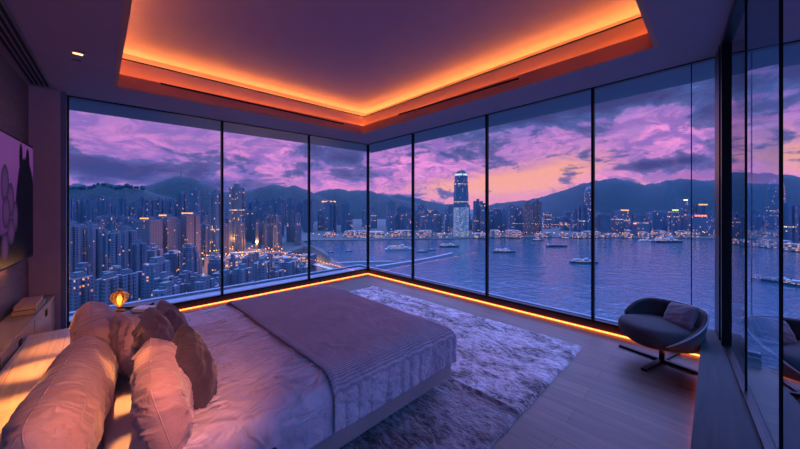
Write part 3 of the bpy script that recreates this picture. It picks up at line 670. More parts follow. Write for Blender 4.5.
PLANS = {
 'box': [(-.5, -.5), (.5, -.5), (.5, .5), (-.5, .5)],
 'notch': [(-.5, -.4), (-.2, -.4), (-.2, -.28), (-.06, -.28), (-.06, -.5), (.06, -.5), (.06, -.28), (.2, -.28), (.2, -.4), (.5, -.4), (.5, -.15), (.38, -.15), (.38, .15), (.5, .15), (.5, .4), (.2, .4), (.2, .28), (.06, .28), (.06, .5), (-.06, .5), (-.06, .28), (-.2, .28), (-.2, .4), (-.5, .4), (-.5, .15), (-.38, .15), (-.38, -.15), (-.5, -.15)],
 'cross': [(-.18, -.5), (.18, -.5), (.18, -.2), (.5, -.2), (.5, .2), (.18, .2), (.18, .5), (-.18, .5), (-.18, .2), (-.5, .2), (-.5, -.2), (-.18, -.2)],
 'cut': [(-.5, -.3), (-.3, -.5), (.3, -.5), (.5, -.3), (.5, .3), (.3, .5), (-.3, .5), (-.5, .3)],
 'slab': [(-.5, -.22), (-.17, -.22), (-.17, -.16), (.17, -.16), (.17, -.22), (.5, -.22), (.5, .22), (.17, .22), (.17, .16), (-.17, .16), (-.17, .22), (-.5, .22)]}
ROOF, _, _ = mat('grey_roof_concrete', (.09, .10, .13), .8, vary=.05)
placed = []
def tower(name, u, vtop, wpx, fwd, m, plan, label, cat, group=None, rz=None, parts=True, base=None, roof=True, setback=0):
    w = wpx / F * fwd; p = at(u, vtop, fwd); top = p.z; base = GROUND if base is None else base; h = top - base
    rz = R.uniform(-.5, .5) + YAW if rz is None else rz
    r = empty(name, (p.x, p.y, base), rz) if parts else None
    bm = new(); poly = [(x * w, y * w) for x, y in PLANS[plan]]; rh = min(h * .06, w * .35)
    hb = h - (rh if roof else 0)
    if setback:
        prism(bm, poly, 0, hb * (1 - setback)); prism(bm, [(x * .8, y * .8) for x, y in poly], hb * (1 - setback), hb)
    else: prism(bm, poly, 0, hb)
    if parts:
        o = obj('tower_body', bm, m, r)
        if roof:
            bm = new(); box(bm, -w * .2, w * .2, -w * .13, w * .16, hb, h); box(bm, -w * .30, -w * .21, -w * .1, w * .1, hb, hb + rh * .5); box(bm, w * .22, w * .33, -w * .12, w * .05, hb, hb + rh * .6)
            obj('roof_plant', bm, ROOF, r)
        if h > 30 and fwd < 700:
            bm = new(); prism(bm, [(x * w * 1.25, y * w * 1.2) for x, y in PLANS['box']], 0, 10); obj('podium', bm, ROOF, r)
        tag(r, label, cat, group)
    else:
        if roof:
            box(bm, -w * .2, w * .2, -w * .15, w * .15, hb, h)
        o = obj(name, bm, m); o.location = (p.x, p.y, base); o.rotation_euler = (0, 0, rz); tag(o, label, cat, group); r = o
    placed.append((p.x, p.y, w * .72)); return r
def free(u, fwd, wpx):
    p = at(u, HY, fwd); w = wpx / F * fwd * .72
    return all((p.x - a) ** 2 + (p.y - b_) ** 2 > (w + c_) ** 2 * .8 for a, b_, c_ in placed)
def scatter(n, us, vs, fs, ws, mats, plans, name, label, cat, group, base=None, vfun=None, parts=False):
    k = 0; tries = 0
    while k < n and tries < n * 40:
        tries += 1; u = R.uniform(*us); fwd = R.uniform(*fs); w = R.uniform(*ws)
        if not free(u, fwd, w): continue
        v = R.uniform(*vs) + (vfun(u) if vfun else 0)
        tower(name, u, v, w, fwd, R.choice(mats), R.choice(plans), label, cat, group, parts=parts, base=base, setback=R.choice([0, 0, .12])); k += 1
# hand placed towers of the left and middle panes
for (u, v, w, f_, m, pl, lab) in (
 (71, 222.5, 11, 400, F_near, 'notch', 'grey residential tower at the left edge of left window pane, its roof edge lit'),
 (82, 224.5, 8.5, 430, F_near, 'notch', 'second residential tower from the left edge of the left window pane'),
 (93, 224.5, 12, 470, F_near, 'notch', 'third residential tower from left edge of window, darker and wide'),
 (105, 229, 8.5, 440, F_near, 'cross', 'narrow residential tower right of the dark wide one in left pane'),
 (113.5, 230, 9, 400, F_pale, 'notch', 'pale narrow tower above the amber lamp in left pane'),
 (126, 226, 14, 460, F_near, 'notch', 'wide grey tower right of the pale one, left pane'),
 (139, 240, 10, 430, F_near, 'notch', 'lower grey tower in the middle of left pane'),
 (107.5, 273, 14, 270, F_near, 'notch', 'near residential block directly left of the amber lamp'),
 (126.5, 269, 14, 285, F_pale, 'notch', 'near pale residential block directly right of the amber lamp'),
 (78, 272, 18, 290, F_near, 'notch', 'near dark block in bottom left corner of left pane'),
 (151, 217, 13, 720, F_red, 'box', 'reddish tower with a row of orange lights at top, left of two taller ones'),
 (168, 214, 11, 760, F_red, 'box', 'reddish brown tower with bright roof lights in the middle of left pane'),
 (182, 191.5, 7, 1250, F_far, 'notch', 'tall slim blue tower under the mast hill'),
 (194.5, 187.5, 8.5, 1400, F_far, 'cut', 'tallest twin topped tower in front of the mast hill'),
 (190.5, 212, 16, 800, F_red, 'slab', 'wide reddish slab tower with light row right of pane centre'),
 (216.5, 190, 11, 1000, F_glass, 'notch', 'tall dark tower touching the first black mullion'),
 (157, 257, 24, 330, F_pale, 'slab', 'pale slab block with flat roof near lower middle of left pane'),
 (164, 272, 15, 300, F_near, 'notch', 'grey stepped block in front of the pale slab'),
 (166, 282, 24, 265, F_pale, 'slab', 'lowest pale white block just above the outside sill'),
 (205, 276, 19, 330, F_pale, 'slab', 'pale low block left of the first black mullion'),
 (237, 184, 14, 1150, F_glass, 'notch', 'tall dark glass tower right of the first black mullion'),
 (243, 264, 14, 360, F_pale, 'notch', 'pale low residential block right of first mullion'),
 (262, 258, 15, 380, F_pale, 'notch', 'pale residential block in the middle of second pane'),
 (288, 258, 15, 420, F_pale, 'notch', 'pale residential block before the curved highway'),
 (302, 264, 11, 430, F_pale, 'cross', 'pale block left of the second black mullion'),
 (276, 267, 13, 390, F_near, 'notch', 'grey low block between two pale blocks in second pane'),
 (226, 270, 12, 350, F_near, 'slab', 'dark low block crossing the first mullion'),
 (329, 200.5, 17, 2100, F_office, 'slab', 'wide office tower with a long orange lit roof line in third pane'),
 (478, 199, 9, 1650, F_office, 'cut', 'dark office tower right of the tallest harbour skyscraper'),
 (484, 203, 6, 1600, F_office, 'box', 'slim dark tower touching the harbour side mullion'),
 (511, 204, 6, 1650, F_office, 'box', 'slim tower left of the reddish cluster in fourth pane'),
 (518, 206, 7, 1700, F_office, 'box', 'blunt tower directly left of the reddish cluster'),
 (528, 201, 8, 1600, F_red, 'cut', 'reddish tower with stepped crown, left one of the cluster'),
 (537.5, 199, 8, 1650, F_red, 'notch', 'reddish tower with flat crown, right one of the cluster'),
 (700, 203.5, 9, 1700, F_office, 'notch', 'tall flat topped tower with orange light row near the far right'),
 (673, 209, 7, 1600, F_office, 'notch', 'dark tower carrying a yellow green roof sign'),
 (682, 199, 8, 1750, F_office, 'cut', 'tall tower carrying a green white roof sign'),
 (694, 214, 14, 1560, F_office, 'box', 'broad block carrying a row of red signs'),
 (622, 209, 9, 1700, F_office, 'box', 'dark block with roof lights left in the fifth pane'),
 (637, 222, 19, 1560, F_office, 'slab', 'wide low office block with lit signs in the fifth pane'),
 ):
    t_ = tower('residential_tower' if m in (F_near, F_pale, F_mid, F_far) else 'office_tower', u, v, w, f_, m, pl, lab, 'building', None, rz=YAW + R.uniform(-.25, .25))
    z0s = {t_: None}
    if lab.find('sign') > 0 or lab.find('light') > 0 or 'lit roof' in lab:
        ww = w / F * f_; top = at(u, v, f_).z - GROUND; hh = 1.1 / F * f_
        col = (1., .36, .12); st = 2.2; n_ = 4; hw = .42
        if 'green white' in lab: col = (.7, 1., .7); st = 2.5; n_ = 2; hw = .3
        if 'yellow green' in lab: col = (.75, 1., .25); st = 2.; n_ = 3
        if 'red signs' in lab: col = (1., .22, .12); st = 2.2; n_ = 4; hh *= 1.3
        ms = emitmat('rooftop_light', col, st, False)
        for k in range(n_):
            a = -hw * ww + 2 * hw * ww * (k + .08) / n_; b_ = -hw * ww + 2 * hw * ww * (k + .86) / n_
            bm = new(); d_ = .5 if pl in ('box',) else (.24 if pl == 'slab' else .44)
            # panel on the side that looks towards the room
            box(bm, -ww * d_ - 1, -ww * d_ , a, b_, top * 1 - hh * 1.6, top - hh * .5)
            o = obj('rooftop_sign', bm, ms, t_)
# landmark skyscraper on the waterfront
fI = 1500.; pI = at(461, HY, fI); r = empty('skyscraper', (pI.x, pI.y, GROUND), YAW + .1); tag(r, 'tallest waterfront skyscraper with rounded lit crown and pale floodlit lower half', 'skyscraper')
W_ = 13.2 / F * fI; zt = at(461, 176, fI).z - GROUND; zlow = at(461, 206, fI).z - GROUND
def sec(s): return [(x * s, y * s) for x, y in PLANS['cut']]
bm = new(); prism(bm, sec(W_), 0, zlow * .96); obj('lower_shaft', bm, F_lit, r)
bm = new(); prism(bm, sec(W_ * .98), zlow * .96, zlow + (zt - zlow) * .45); prism(bm, sec(W_ * .93), zlow + (zt - zlow) * .45, zlow + (zt - zlow) * .8); prism(bm, sec(W_ * .86), zlow + (zt - zlow) * .8, zt); obj('upper_shaft', bm, F_glass, r)
bm = new(); prism(bm, sec(W_ * .80), zt, zt + 9); obj('crown_light', bm, emitmat('crown_glow', (.7, .85, 1.), 1.1, False), r)
for k in range(20):
    a = 2 * PI * k / 20; rr = W_ * .43; bm = new()
    M_ = Matrix.Rotation(a, 4, 'Z') @ Matrix.Translation((rr, 0, 0))
    vs_ = box(bm, -2.6, 1.2, -2.2, 2.2, zt - 4, zt + 22 + 5 * math.cos(2 * a), 0)
    for vv in vs_:
        if vv.co.z > zt + 10: vv.co.x -= 8
    bmesh.ops.transform(bm, matrix=M_, verts=vs_); obj('crown_fin', bm, ROOF, r)
placed.append((pI.x, pI.y, W_))
fJ = 1750.; pJ = at(589.5, HY, fJ); r = empty('skyscraper', (pJ.x, pJ.y, GROUND), YAW + .4); tag(r, 'tall dark rounded skyscraper hidden half behind the fourth mullion below the ridge', 'skyscraper')
W_ = 9.5 / F * fJ; zt = at(589, 187, fJ).z - GROUND; bm = new()
lathe(bm, [(W_ * .55, 0), (W_ * .5, zt * .5), (W_ * .47, zt * .85), (W_ * .40, zt * .95), (W_ * .30, zt)], 12); obj('tower_body', bm, F_glass, r)
bm = new(); lathe(bm, [(W_ * .30, zt), (W_ * .27, zt + 8), (W_ * .1, zt + 9)], 12); obj('crown', bm, ROOF, r); placed.append((pJ.x, pJ.y, W_))
# massed towers
G1 = 'hazy blue residential tower on the slope below the tree topped ridge, left pane'
scatter(58, (60, 225), (195, 206), (1500, 2300), (5, 8), [F_far], ['notch', 'cross'], 'residential_tower', G1, 'building', 'towers on the far slope', base=GROUND, vfun=lambda u: max(0, (u - 150) * .12))
scatter(44, (58, 226), (212, 226), (850, 1350), (7, 11), [F_mid], ['notch', 'cross', 'slab'], 'residential_tower', 'mid distance blue grey residential tower behind the front rows, left pane', 'building', 'mid distance towers in the left pane')
scatter(14, (60, 215), (240, 252), (520, 680), (10, 14), [F_mid, F_near], ['notch', 'cross', 'slab'], 'residential_tower', 'lower residential tower between the front and mid rows, left pane', 'building', 'lower towers in the left pane')
scatter(6, (58, 150), (262, 276), (300, 380), (12, 18), [F_near, F_mid], ['notch', 'slab'], 'residential_tower', 'dark residential block in the nearest rows of the left pane', 'building', 'near blocks in the left pane')
scatter(34, (232, 312), (197, 206), (1900, 2700), (5, 8), [F_far], ['notch', 'cut'], 'residential_tower', 'hazy blue tower in the far row of the second pane below the hills', 'building', 'far towers in the second pane')
scatter(28, (225, 305), (208, 226), (1000, 1600), (6, 9), [F_mid, F_far], ['notch', 'slab'], 'residential_tower', 'dark blue tower in the middle row of second pane', 'building', 'middle towers in the second pane')
scatter(26, (306, 412), (199, 214), (1700, 2500), (5, 8), [F_far, F_office], ['notch', 'box', 'cut'], 'office_tower', 'hazy tower on the far shore around the glass corner', 'building', 'far shore towers around the corner')
scatter(46, (400, 600), (204, 220), (1560, 2200), (5, 8.5), [F_far, F_office, F_office], ['box', 'cut', 'notch'], 'office_tower', 'hazy office tower on the far shore either side of tallest skyscraper', 'building', 'far shore towers by the tallest skyscraper')
scatter(46, (596, 722), (210, 226), (1600, 2300), (6, 11), [F_far, F_office], ['box', 'cut', 'slab'], 'office_tower', 'low hazy block on the far shore under the long ridge, fifth pane', 'building', 'far shore blocks under the long ridge')
scatter(26, (722, 900), (208, 226), (1700, 2400), (7, 12), [F_far, F_office], ['box', 'cut', 'slab'], 'office_tower', 'low hazy block on the far shore seen through the right glass wall', 'building', 'far shore blocks beyond the right wall')
scatter(60, (322, 900), (229.5, 233.5), (1440, 1500), (8, 16), [F_water], ['box', 'slab'], 'waterfront_building', 'low waterfront building full of orange lit windows along the far shore', 'building', 'lit waterfront buildings')
scatter(34, (150, 310), (250, 258), (560, 800), (6, 12), [F_water, F_mid, F_mid], ['box', 'slab'], 'low_building', 'low lit building by the bright orange streets below the towers', 'building', 'low buildings by the streets')
scatter(16, (150, 300), (270, 283), (380, 460), (8, 14), [F_mid, F_near], ['box', 'slab'], 'low_building', 'low dark building between the pale blocks near the sill', 'building', 'low dark buildings near the sill')

scatter(24, (-140, 56), (197, 216), (900, 2100), (7, 11), [F_mid, F_far], ['notch', 'cross'], 'residential_tower', 'blue grey residential tower beyond the left edge of left window pane', 'building', 'towers beyond the left window edge')
# land, sea
M_land, t, b = mat('dark_city_ground', (.05, .05, .055), .9, vary=.1, vscale=.01)
def gp(u, v, z=SEA): p = atz(u, v, z); return (p.x, p.y)
coast = [gp(900, 240.2), gp(820, 239.6), gp(720, 239.0), gp(655, 238.3), gp(600, 237.8), gp(500, 237.8), gp(450, 239.2), gp(400, 239.6), gp(340, 240.6), gp(312, 240.8), gp(302, 242), gp(309, 245.5), gp(322, 249), gp(330, 257), gp(345, 267), gp(372, 276), gp(392, 300)]
poly = coast + [(120, 60), (60, 120), (-260, 60), (-1400, -100), (-6000, 200), (-5000, 9000), (4000, 12000), (12000, 6000), (12000, -4000), (3200, -1800)]
bm = new(); vs = [bm.verts.new((x, y, GROUND)) for x, y in poly]; f = bm.faces.new(vs)
ex = bmesh.ops.extrude_face_region(bm, geom=[f]); bmesh.ops.translate(bm, vec=(0, 0, -8), verts=[v for v in ex['geom'] if isinstance(v, bmesh.types.BMVert)])
bmesh.ops.triangulate(bm, faces=bm.faces); struct('ground', bm, M_land)
M_sea, t, b = mat('rippled_harbour_water', (.008, .06, .10), .06, vary=0)
g = t.geo('Position'); hgt = t.m('ADD', t.noise(t.mapping(g, scale=(1, 1, 1)), .045, 4, .6), t.m('MULTIPLY', t.noise(g, .006, 3, .5), 1.4))
t.put(b.inputs['Normal'], t.bump(hgt, 1., 2.6)); b.inputs['IOR'].default_value = 1.5
bm = new(); vs = [bm.verts.new(p) for p in ((-9000, -9000, SEA), (14000, -9000, SEA), (14000, 14000, SEA), (-9000, 14000, SEA))]; bm.faces.new(vs)
o = obj('sea', bm, M_sea); tag(o, 'rippled blue harbour water reflecting the pink sky', 'water', None, 'stuff')

# hills
def mountain(name, pts, fwd, depth, m, label, seed, n=160, rough=14.):
    bm = new(); us = [p[0] for p in pts]; rows = []; nd = 14
    def rv(u):
        for (a, va), (c_, vc) in zip(pts, pts[1:]):
            if a <= u <= c_: s = (u - a) / (c_ - a); s = s * s * (3 - 2 * s) * .5 + s * .5; return va + (vc - va) * s
    for i in range(n + 1):
        u = us[0] + (us[-1] - us[0]) * i / n; top = at(u, rv(u), fwd); row = []
        ray = (Vector((top.x, top.y, 0))).normalized()
        for j in range(nd + 1):
            q = j / nd; dd = (q - .5) * 2   # -1 front .. 1 back
            prof = (1 - abs(dd) ** 1.4)
            hgt = (top.z - GROUND) * prof
            px, py = top.x + ray.x * dd * depth, top.y + ray.y * dd * depth
            hgt += rough * nz(px / 160 + seed, py / 160) * min(1, prof * 2) + rough * .35 * nz(px / 40, py / 40, seed) * min(1, prof * 2)
            row.append(bm.verts.new((px, py, GROUND + max(-3, hgt))))
        rows.append(row)
    for i in range(n):
        for j in range(nd): bm.faces.new([rows[i][j], rows[i + 1][j], rows[i + 1][j + 1], rows[i][j + 1]])
    o = obj(name, bm, m, None, True); tag(o, label, 'hill'); return o
M_hill, t, b = mat('wooded_hillside', (.007, .013, .017), .95, vary=.12, vscale=.012)
t.put(b.inputs['Normal'], t.bump(t.noise(t.gen(), .03, 4, .6), .6, 20.))
mountain('hill', [(-260, 196), (-140, 188), (-60, 192), (20, 190), (60, 188), (75, 186), (88, 186), (98, 182.5), (108, 183), (118, 186.5), (127, 184), (136, 188), (144, 189), (160, 194), (185, 201)], 2700, 500, M_hill, 'low tree topped ridge behind the towers, left pane', 1, 260, rough=22)
mountain('hill', [(120, 201), (144, 187), (160, 180.5), (172, 176.8), (181, 175.4), (192, 177), (205, 183), (215, 188), (230, 197), (245, 203)], 3000, 600, M_hill, 'rounded dark hill carrying a radio mast, left pane', 2, rough=12)
mountain('hill', [(205, 197), (225, 192), (240, 191.5), (252, 190), (262, 186.5), (275, 184.4), (287, 187.5), (294, 185.5), (304, 189), (320, 196), (335, 203)], 3600, 700, M_hill, 'twin topped dark hill in the second pane', 3, rough=14)
mountain('hill', [(300, 203), (312, 194), (325, 190), (337, 188.4), (350, 190.5), (368, 190.2), (382, 194.5), (400, 199), (420, 204)], 4200, 700, M_hill, 'long low hill behind the glass corner', 4, rough=14)
mountain('hill', [(375, 203), (390, 196), (400, 195), (412, 197), (425, 201), (445, 204), (470, 205)], 5200, 700, M_hill, 'small low hill left of tallest skyscraper', 5, rough=16)
mountain('hill', [(480, 206), (520, 201), (548, 195.5), (565, 189), (585, 182.2), (600, 180), (616, 178.6), (630, 181.5), (645, 185), (655, 184), (670, 180), (684, 177.8), (700, 180), (720, 181), (740, 182), (770, 184), (800, 186), (860, 190), (940, 198)], 5000, 1000, M_hill, 'long mountain ridge across the right of harbour', 6, 240, 24)
mountain('knoll', [(283, 256), (295, 251), (305, 247.5), (312, 247.5), (320, 251), (330, 258)], 860, 60, M_hill, 'dark green knoll by the water beside second black mullion', 7, 60, 5)
# ridge trees and mast
M_tree, _, _ = mat('dark_tree_crowns', (.02, .035, .035), .95, vary=.1, vscale=.1)
for k in range(22):
    u = 66 + k * 3.6 + R.uniform(-1, 1); vv = 187 - 4 * math.exp(-((u - 102) / 9) ** 2) - 2 * math.exp(-((u - 127) / 5) ** 2) + R.uniform(0, 1.2)
    p = at(u, vv, 2640); bm = new(); s = R.uniform(10, 22)
    bmesh.ops.create_icosphere(bm, subdivisions=2, radius=s)
    for v_ in bm.verts: v_.co *= 1 + .3 * nz(v_.co.x * .1 + k, v_.co.y * .1, v_.co.z * .1); v_.co.z *= 1.0
    tube(bm, [(0, 0, -s * 2.5), (0, 0, 0)], 2, 5)
    o = obj('tree', bm, M_tree, None, True); o.location = p; tag(o, 'dark tree standing out on the far ridge line, left pane', 'tree', 'ridge line trees')
p = at(181, 175.6, 3000); bm = new(); tube(bm, [(0, 0, -20), (0, 0, 48)], 2.5, 6); tube(bm, [(-9, 0, 18), (9, 0, 18)], 2, 6); tube(bm, [(-6, 0, 32), (6, 0, 32)], 2, 6)
o = obj('radio_mast', bm, ROOF); o.location = p; tag(o, 'thin radio mast on top of the rounded hill', 'mast')

# roads, piers
M_road, _, _ = mat('pale_concrete_road', (.45, .38, .32), .8, vary=.05, vscale=.1)
M_pier, _, _ = mat('pale_pier_concrete', (.26, .20, .24), .7, vary=.05, vscale=.05)
def ribbon(name, pts, w, z0, z1, m, label, cat, pillars=0):
    P = [Vector(gp(u, v, z1)) for u, v in pts]; Q = []
    for i in range(len(P) - 1):
        for s in range(8):
            a, b_, c_, d_ = P[max(i - 1, 0)], P[i], P[i + 1], P[min(i + 2, len(P) - 1)]; q = s / 8
            Q.append(.5 * ((2 * b_) + (c_ - a) * q + (2 * a - 5 * b_ + 4 * c_ - d_) * q * q + (3 * b_ - a - 3 * c_ + d_) * q ** 3))
    Q.append(P[-1]); bm = new(); rr = []
    for i, q in enumerate(Q):
        d = (Q[min(i + 1, len(Q) - 1)] - Q[max(i - 1, 0)]).normalized(); n = Vector((-d.y, d.x)) * w / 2
        rr.append([bm.verts.new((q.x + n.x, q.y + n.y, z1)), bm.verts.new((q.x - n.x, q.y - n.y, z1)), bm.verts.new((q.x - n.x, q.y - n.y, z0)), bm.verts.new((q.x + n.x, q.y + n.y, z0))])
    for a, b_ in zip(rr, rr[1:]):
        for k in range(4): bm.faces.new([a[k], a[(k + 1) % 4], b_[(k + 1) % 4], b_[k]])
    bm.faces.new(rr[0]); bm.faces.new(rr[-1][::-1])
    if not pillars: o = obj(name, bm, m); tag(o, label, cat); return Q
    r = empty(name, (Q[0].x, Q[0].y, GROUND)); tag(r, label, cat); ov = Vector(r.location)
    obj('road_deck', sh(bm, ov), m, r)
    for i in range(2, len(Q) - 1, pillars):
        bm = new(); box(bm, Q[i].x - 1.5, Q[i].x + 1.5, Q[i].y - 1.5, Q[i].y + 1.5, GROUND, z0); obj('pillar', sh(bm, ov), m, r)
    return Q
Q1 = ribbon('highway', [(190, 258), (222, 259.5), (245, 259), (268, 255.5), (285, 256), (300, 259), (318, 265), (340, 271)], 11, GROUND + 12, GROUND + 14, M_road, 'curved elevated highway glowing orange below the towers', 'road', 4)
ribbon('breakwater', [(376, 266), (410, 261), (435, 256.5), (452, 252.6)], 10, SEA - 3, SEA + 4, M_pier, 'long pinkish breakwater reaching into the harbour', 'pier')
ribbon('jetty', [(337, 262.5), (360, 261.5), (392, 261)], 9, SEA - 3, SEA + 3.5, M_pier, 'short jetty left of the glass corner', 'pier')
ribbon('street', [(190, 250), (210, 251.5), (232, 252.5), (262, 251)], 16, GROUND - 1, GROUND + 1.2, M_road, 'straight orange lit avenue behind the curved highway', 'road')
ribbon('street', [(195, 286), (203, 276), (212, 270), (222, 266)], 12, GROUND - 1, GROUND + .6, M_road, 'orange lit street running down between low blocks', 'road')
M_street = emitmat('sodium_lamp_glow', (1., .34, .08), 4., False)
bm = new(); tube(bm, [(0, 0, 0), (0, 0, 10)], .25, 5); bmesh.ops.create_icosphere(bm, subdivisions=1, radius=1.0, matrix=Matrix.Translation((0, 0, 10.4)))
for f in bm.faces:
    if f.calc_center_median().z > 9.45: f.material_index = 1
lamp0 = obj('street_lamp', bm, [ROOF, M_street]); first = True
def lampat(x, y, z, s, lab, grp):
    global first
    o = lamp0 if first else lamp0.copy()
    if not first: C.objects.link(o)
    first = False; o.location = (x, y, z); o.scale = (s, s, s); tag(o, lab, 'street lamp', grp)
for i in range(0, len(Q1)):
    q = Q1[i]; lampat(q.x, q.y, GROUND + 14, .9, 'orange street lamp standing along the curved highway', 'highway lamps')
for k in range(66):
    u = 200 + (k % 33) * 3.3 + R.uniform(-1, 1); v = R.uniform(249, 268) if k % 2 else R.uniform(251, 263)
    if u > 285 and v < 259: continue
    x, y = gp(u, v, GROUND); lampat(x, y, GROUND, 1.7, 'orange street lamp among the low streets of the left shore', 'street lamps of the left shore')
for k in range(110):
    u = 315 + k * 4.6 + R.uniform(-1.8, 1.8); v = 238.2 if 400 < u else 239.6
    x, y = gp(u, v - R.uniform(.8, 2.2), GROUND); lampat(x, y, GROUND, R.uniform(1.2, 2.1), 'orange lamp shining along the far waterfront promenade', 'waterfront lamps')
for (u, v, e) in ((226, 256, 4), (245, 257, 4), (208, 257, 3), (200, 249, 4), (220, 250, 5), (240, 250, 5), (256, 249, 3), (262, 256, 3), (285, 256, 3), (318, 263, 4), (200, 280, 2), (215, 268, 2)):
    l = bpy.data.lights.new('street_light', 'POINT'); l.energy = e * 70000; l.color = (1., .36, .08); l.shadow_soft_size = 2
    o = bpy.data.objects.new('street_light', l); C.objects.link(o); x, y = gp(u, v, GROUND); o.location = (x, y, GROUND + 24)

# boats
M_hull, _, _ = mat('dark_boat_hull', (.03, .04, .06), .4); M_deck, _, _ = mat('white_boat_cabin', (.28, .31, .38), .5)
F_boat = facade('boat_cabin_windows', (.22, .25, .32), (.26, .27, .33), 3., 3., .5, fw=(.15, .8), fh=(.3, .8), estr=1.4)
def boat(name, u, v, wpx, rz, kind, label, hullm=M_hull, group=None):
    p = atz(u, v, SEA); fwd = 150 * F / (v - HY); L = wpx / F * fwd; B = L * .22; H = L * .045 + 1
    base = math.atan2(RT.y, RT.x)
    r = empty(name, (p.x, p.y, SEA), base + rz); tag(r, label, 'boat', group)
    bm = new(); secs = []
    for i in range(9):
        s = i / 8; w = B / 2 * (1 - max(0, (s - .6) / .4) ** 2 * .95) * (.8 + .2 * min(1, s * 5)); x = -L / 2 + L * s; up = H * (1 + .5 * max(0, s - .6))
        secs.append([bm.verts.new((x, -w * .8, -1)), bm.verts.new((x, w * .8, -1)), bm.verts.new((x, w, up)), bm.verts.new((x, -w, up))])
    for a, b_ in zip(secs, secs[1:]):
        for k in range(4): bm.faces.new([a[k], a[(k + 1) % 4], b_[(k + 1) % 4], b_[k]])
    bm.faces.new(secs[0]); bm.faces.new(secs[-1][::-1]); obj('hull', bm, hullm, r)
    if kind == 'ferry':
        bm = new(); box(bm, -L * .42, L * .26, -B * .42, B * .42, H, H + L * .05); box(bm, -L * .36, L * .16, -B * .36, B * .36, H + L * .05, H + L * .09); obj('cabin', bm, F_boat, r)
        bm = new(); box(bm, L * .02, L * .14, -B * .25, B * .25, H + L * .09, H + L * .13); obj('bridge', bm, M_deck, r)
        bm = new(); tube(bm, [(-L * .1, 0, H + L * .09), (-L * .1, 0, H + L * .15)], L * .018, 8); obj('funnel', bm, M_hull, r)
    elif kind == 'barge':
        bm = new()
        for k in range(5): box(bm, -L * .4 + k * L * .14, -L * .4 + k * L * .14 + L * .12, -B * .35, B * .35, H, H + L * (.02 + .012 * (k % 2)))
        obj('cargo', bm, ROOF, r); bm = new(); box(bm, -L * .48, -L * .42, -B * .3, B * .3, H, H + L * .08); obj('bridge', bm, F_boat, r)
    else:
        bm = new(); box(bm, -L * .25, L * .15, -B * .35, B * .35, H, H + L * .12); obj('cabin', bm, M_deck, r)
boat('ferry', 400, 250, 30, .15, 'ferry', 'large white passenger ferry left of first harbour side mullion', M_deck)
boat('ferry', 449, 246.8, 20, .1, 'ferry', 'dark ferry with orange cabin lights in front of the tallest skyscraper')
boat('ferry', 504, 252.3, 22, -.12, 'ferry', 'dark ferry with lit cabin right of the second harbour side mullion')
boat('cargo_barge', 557, 246.5, 21, 0, 'barge', 'long flat dark barge in middle of the fourth pane')
boat('ferry', 584, 263, 26, -.15, 'ferry', 'dark working boat passing behind the fourth mullion')
boat('motor_boat', 432, 250.5, 9, .3, 'small', 'small dark boat between the white ferry and the orange lit ferry')
boat('motor_boat', 422, 252.2, 11, 0, 'small', 'low dark boat beside the first harbour side mullion')
boat('motor_boat', 533, 244.3, 5, .2, 'small', 'tiny dark boat near the far shore, fourth pane')
boat('ferry', 538, 240.5, 11, 0, 'ferry', 'small ferry by the far shore left of the long barge')
boat('motor_boat', 402.5, 258.6, 5, .5, 'small', 'small white yacht below the large ferry', M_deck)
boat('motor_boat', 374.5, 257.6, 4, .5, 'small', 'small white yacht right of the glass corner mullion', M_deck)
boat('motor_boat', 331, 252.5, 6, 0, 'small', 'tiny dark boat in the left bay, left one of two')
boat('motor_boat', 349, 251.4, 7, .2, 'small', 'tiny dark boat in the left bay, right one of two')
boat('ferry', 668, 242.2, 30, 0, 'ferry', 'wide dark ferry moored at far shore, fifth pane')
boat('ferry', 646, 241.2, 14, 0, 'ferry', 'small white ferry left of the wide dark moored one', M_deck)
boat('motor_boat', 632, 244, 4, .3, 'small', 'tiny boat alone on the water in the fifth pane')
boat('cargo_barge', 778, 281, 44, -.05, 'barge', 'long barge with lights seen through the right glass wall')
boat('motor_boat', 766, 247, 12, -.1, 'small', 'small dark boat seen through the right glass wall')

# haze over the harbour
hz = bpy.data.materials.new('dusk_haze'); hz.use_nodes = True; t = N(hz.node_tree); t.n.clear()
vsn = t.new('ShaderNodeVolumeScatter'); t.put(vsn.inputs['Color'], (.02, .095, .20)); vsn.inputs['Density'].default_value = HAZE
oo = t.new('ShaderNodeOutputMaterial'); t.l.new(vsn.outputs[0], oo.inputs[1])
if HAZE > 0:
    bm = new(); prism(bm, [(90, -1800), (9000, -1800), (9000, 9000), (-3000, 9000), (-3000, 90), (90, 90)], SEA - 5, 420)
    o = obj('haze', bm, hz); tag(o, 'thin blue dusk haze hanging over harbour and city', 'haze', None, 'stuff')

# ---------------------------------------------------------------- sky
w = bpy.data.worlds.new('dusk_sky'); sc.world = w; w.use_nodes = True; t = N(w.node_tree); t.n.clear()
D = t.v('NORMALIZE', t.gen('Generated')); dx, dy, dzz = t.xyz(D)
phi = t.m('MULTIPLY', t.m('ARCTAN2', dy, dx), 180 / PI); el = t.m('MULTIPLY', t.m('ARCSINE', dzz), 180 / PI)
def blob(u, v, su, sv):
    p0, e0 = direction(u, v); pa, _ = direction(u + su, v); _, ea = direction(u, v - sv)
    a = t.m('POWER', t.m('DIVIDE', t.m('SUBTRACT', phi, p0), abs(pa - p0) + .01), 2.); b_ = t.m('POWER', t.m('DIVIDE', t.m('SUBTRACT', el, e0), abs(ea - e0) + .01), 2.)
    return t.m('POWER', 2.718, t.m('MULTIPLY', t.m('ADD', a, b_), -1.))
def blobs(L):
    s = None
    for (u, v, su, sv, wt) in L:
        q = t.m('MULTIPLY', blob(u, v, su, sv), wt); s = q if s is None else t.m('ADD', s, q)
    return s
sv = t.mapping(D, scale=(1, 1, 2.3))
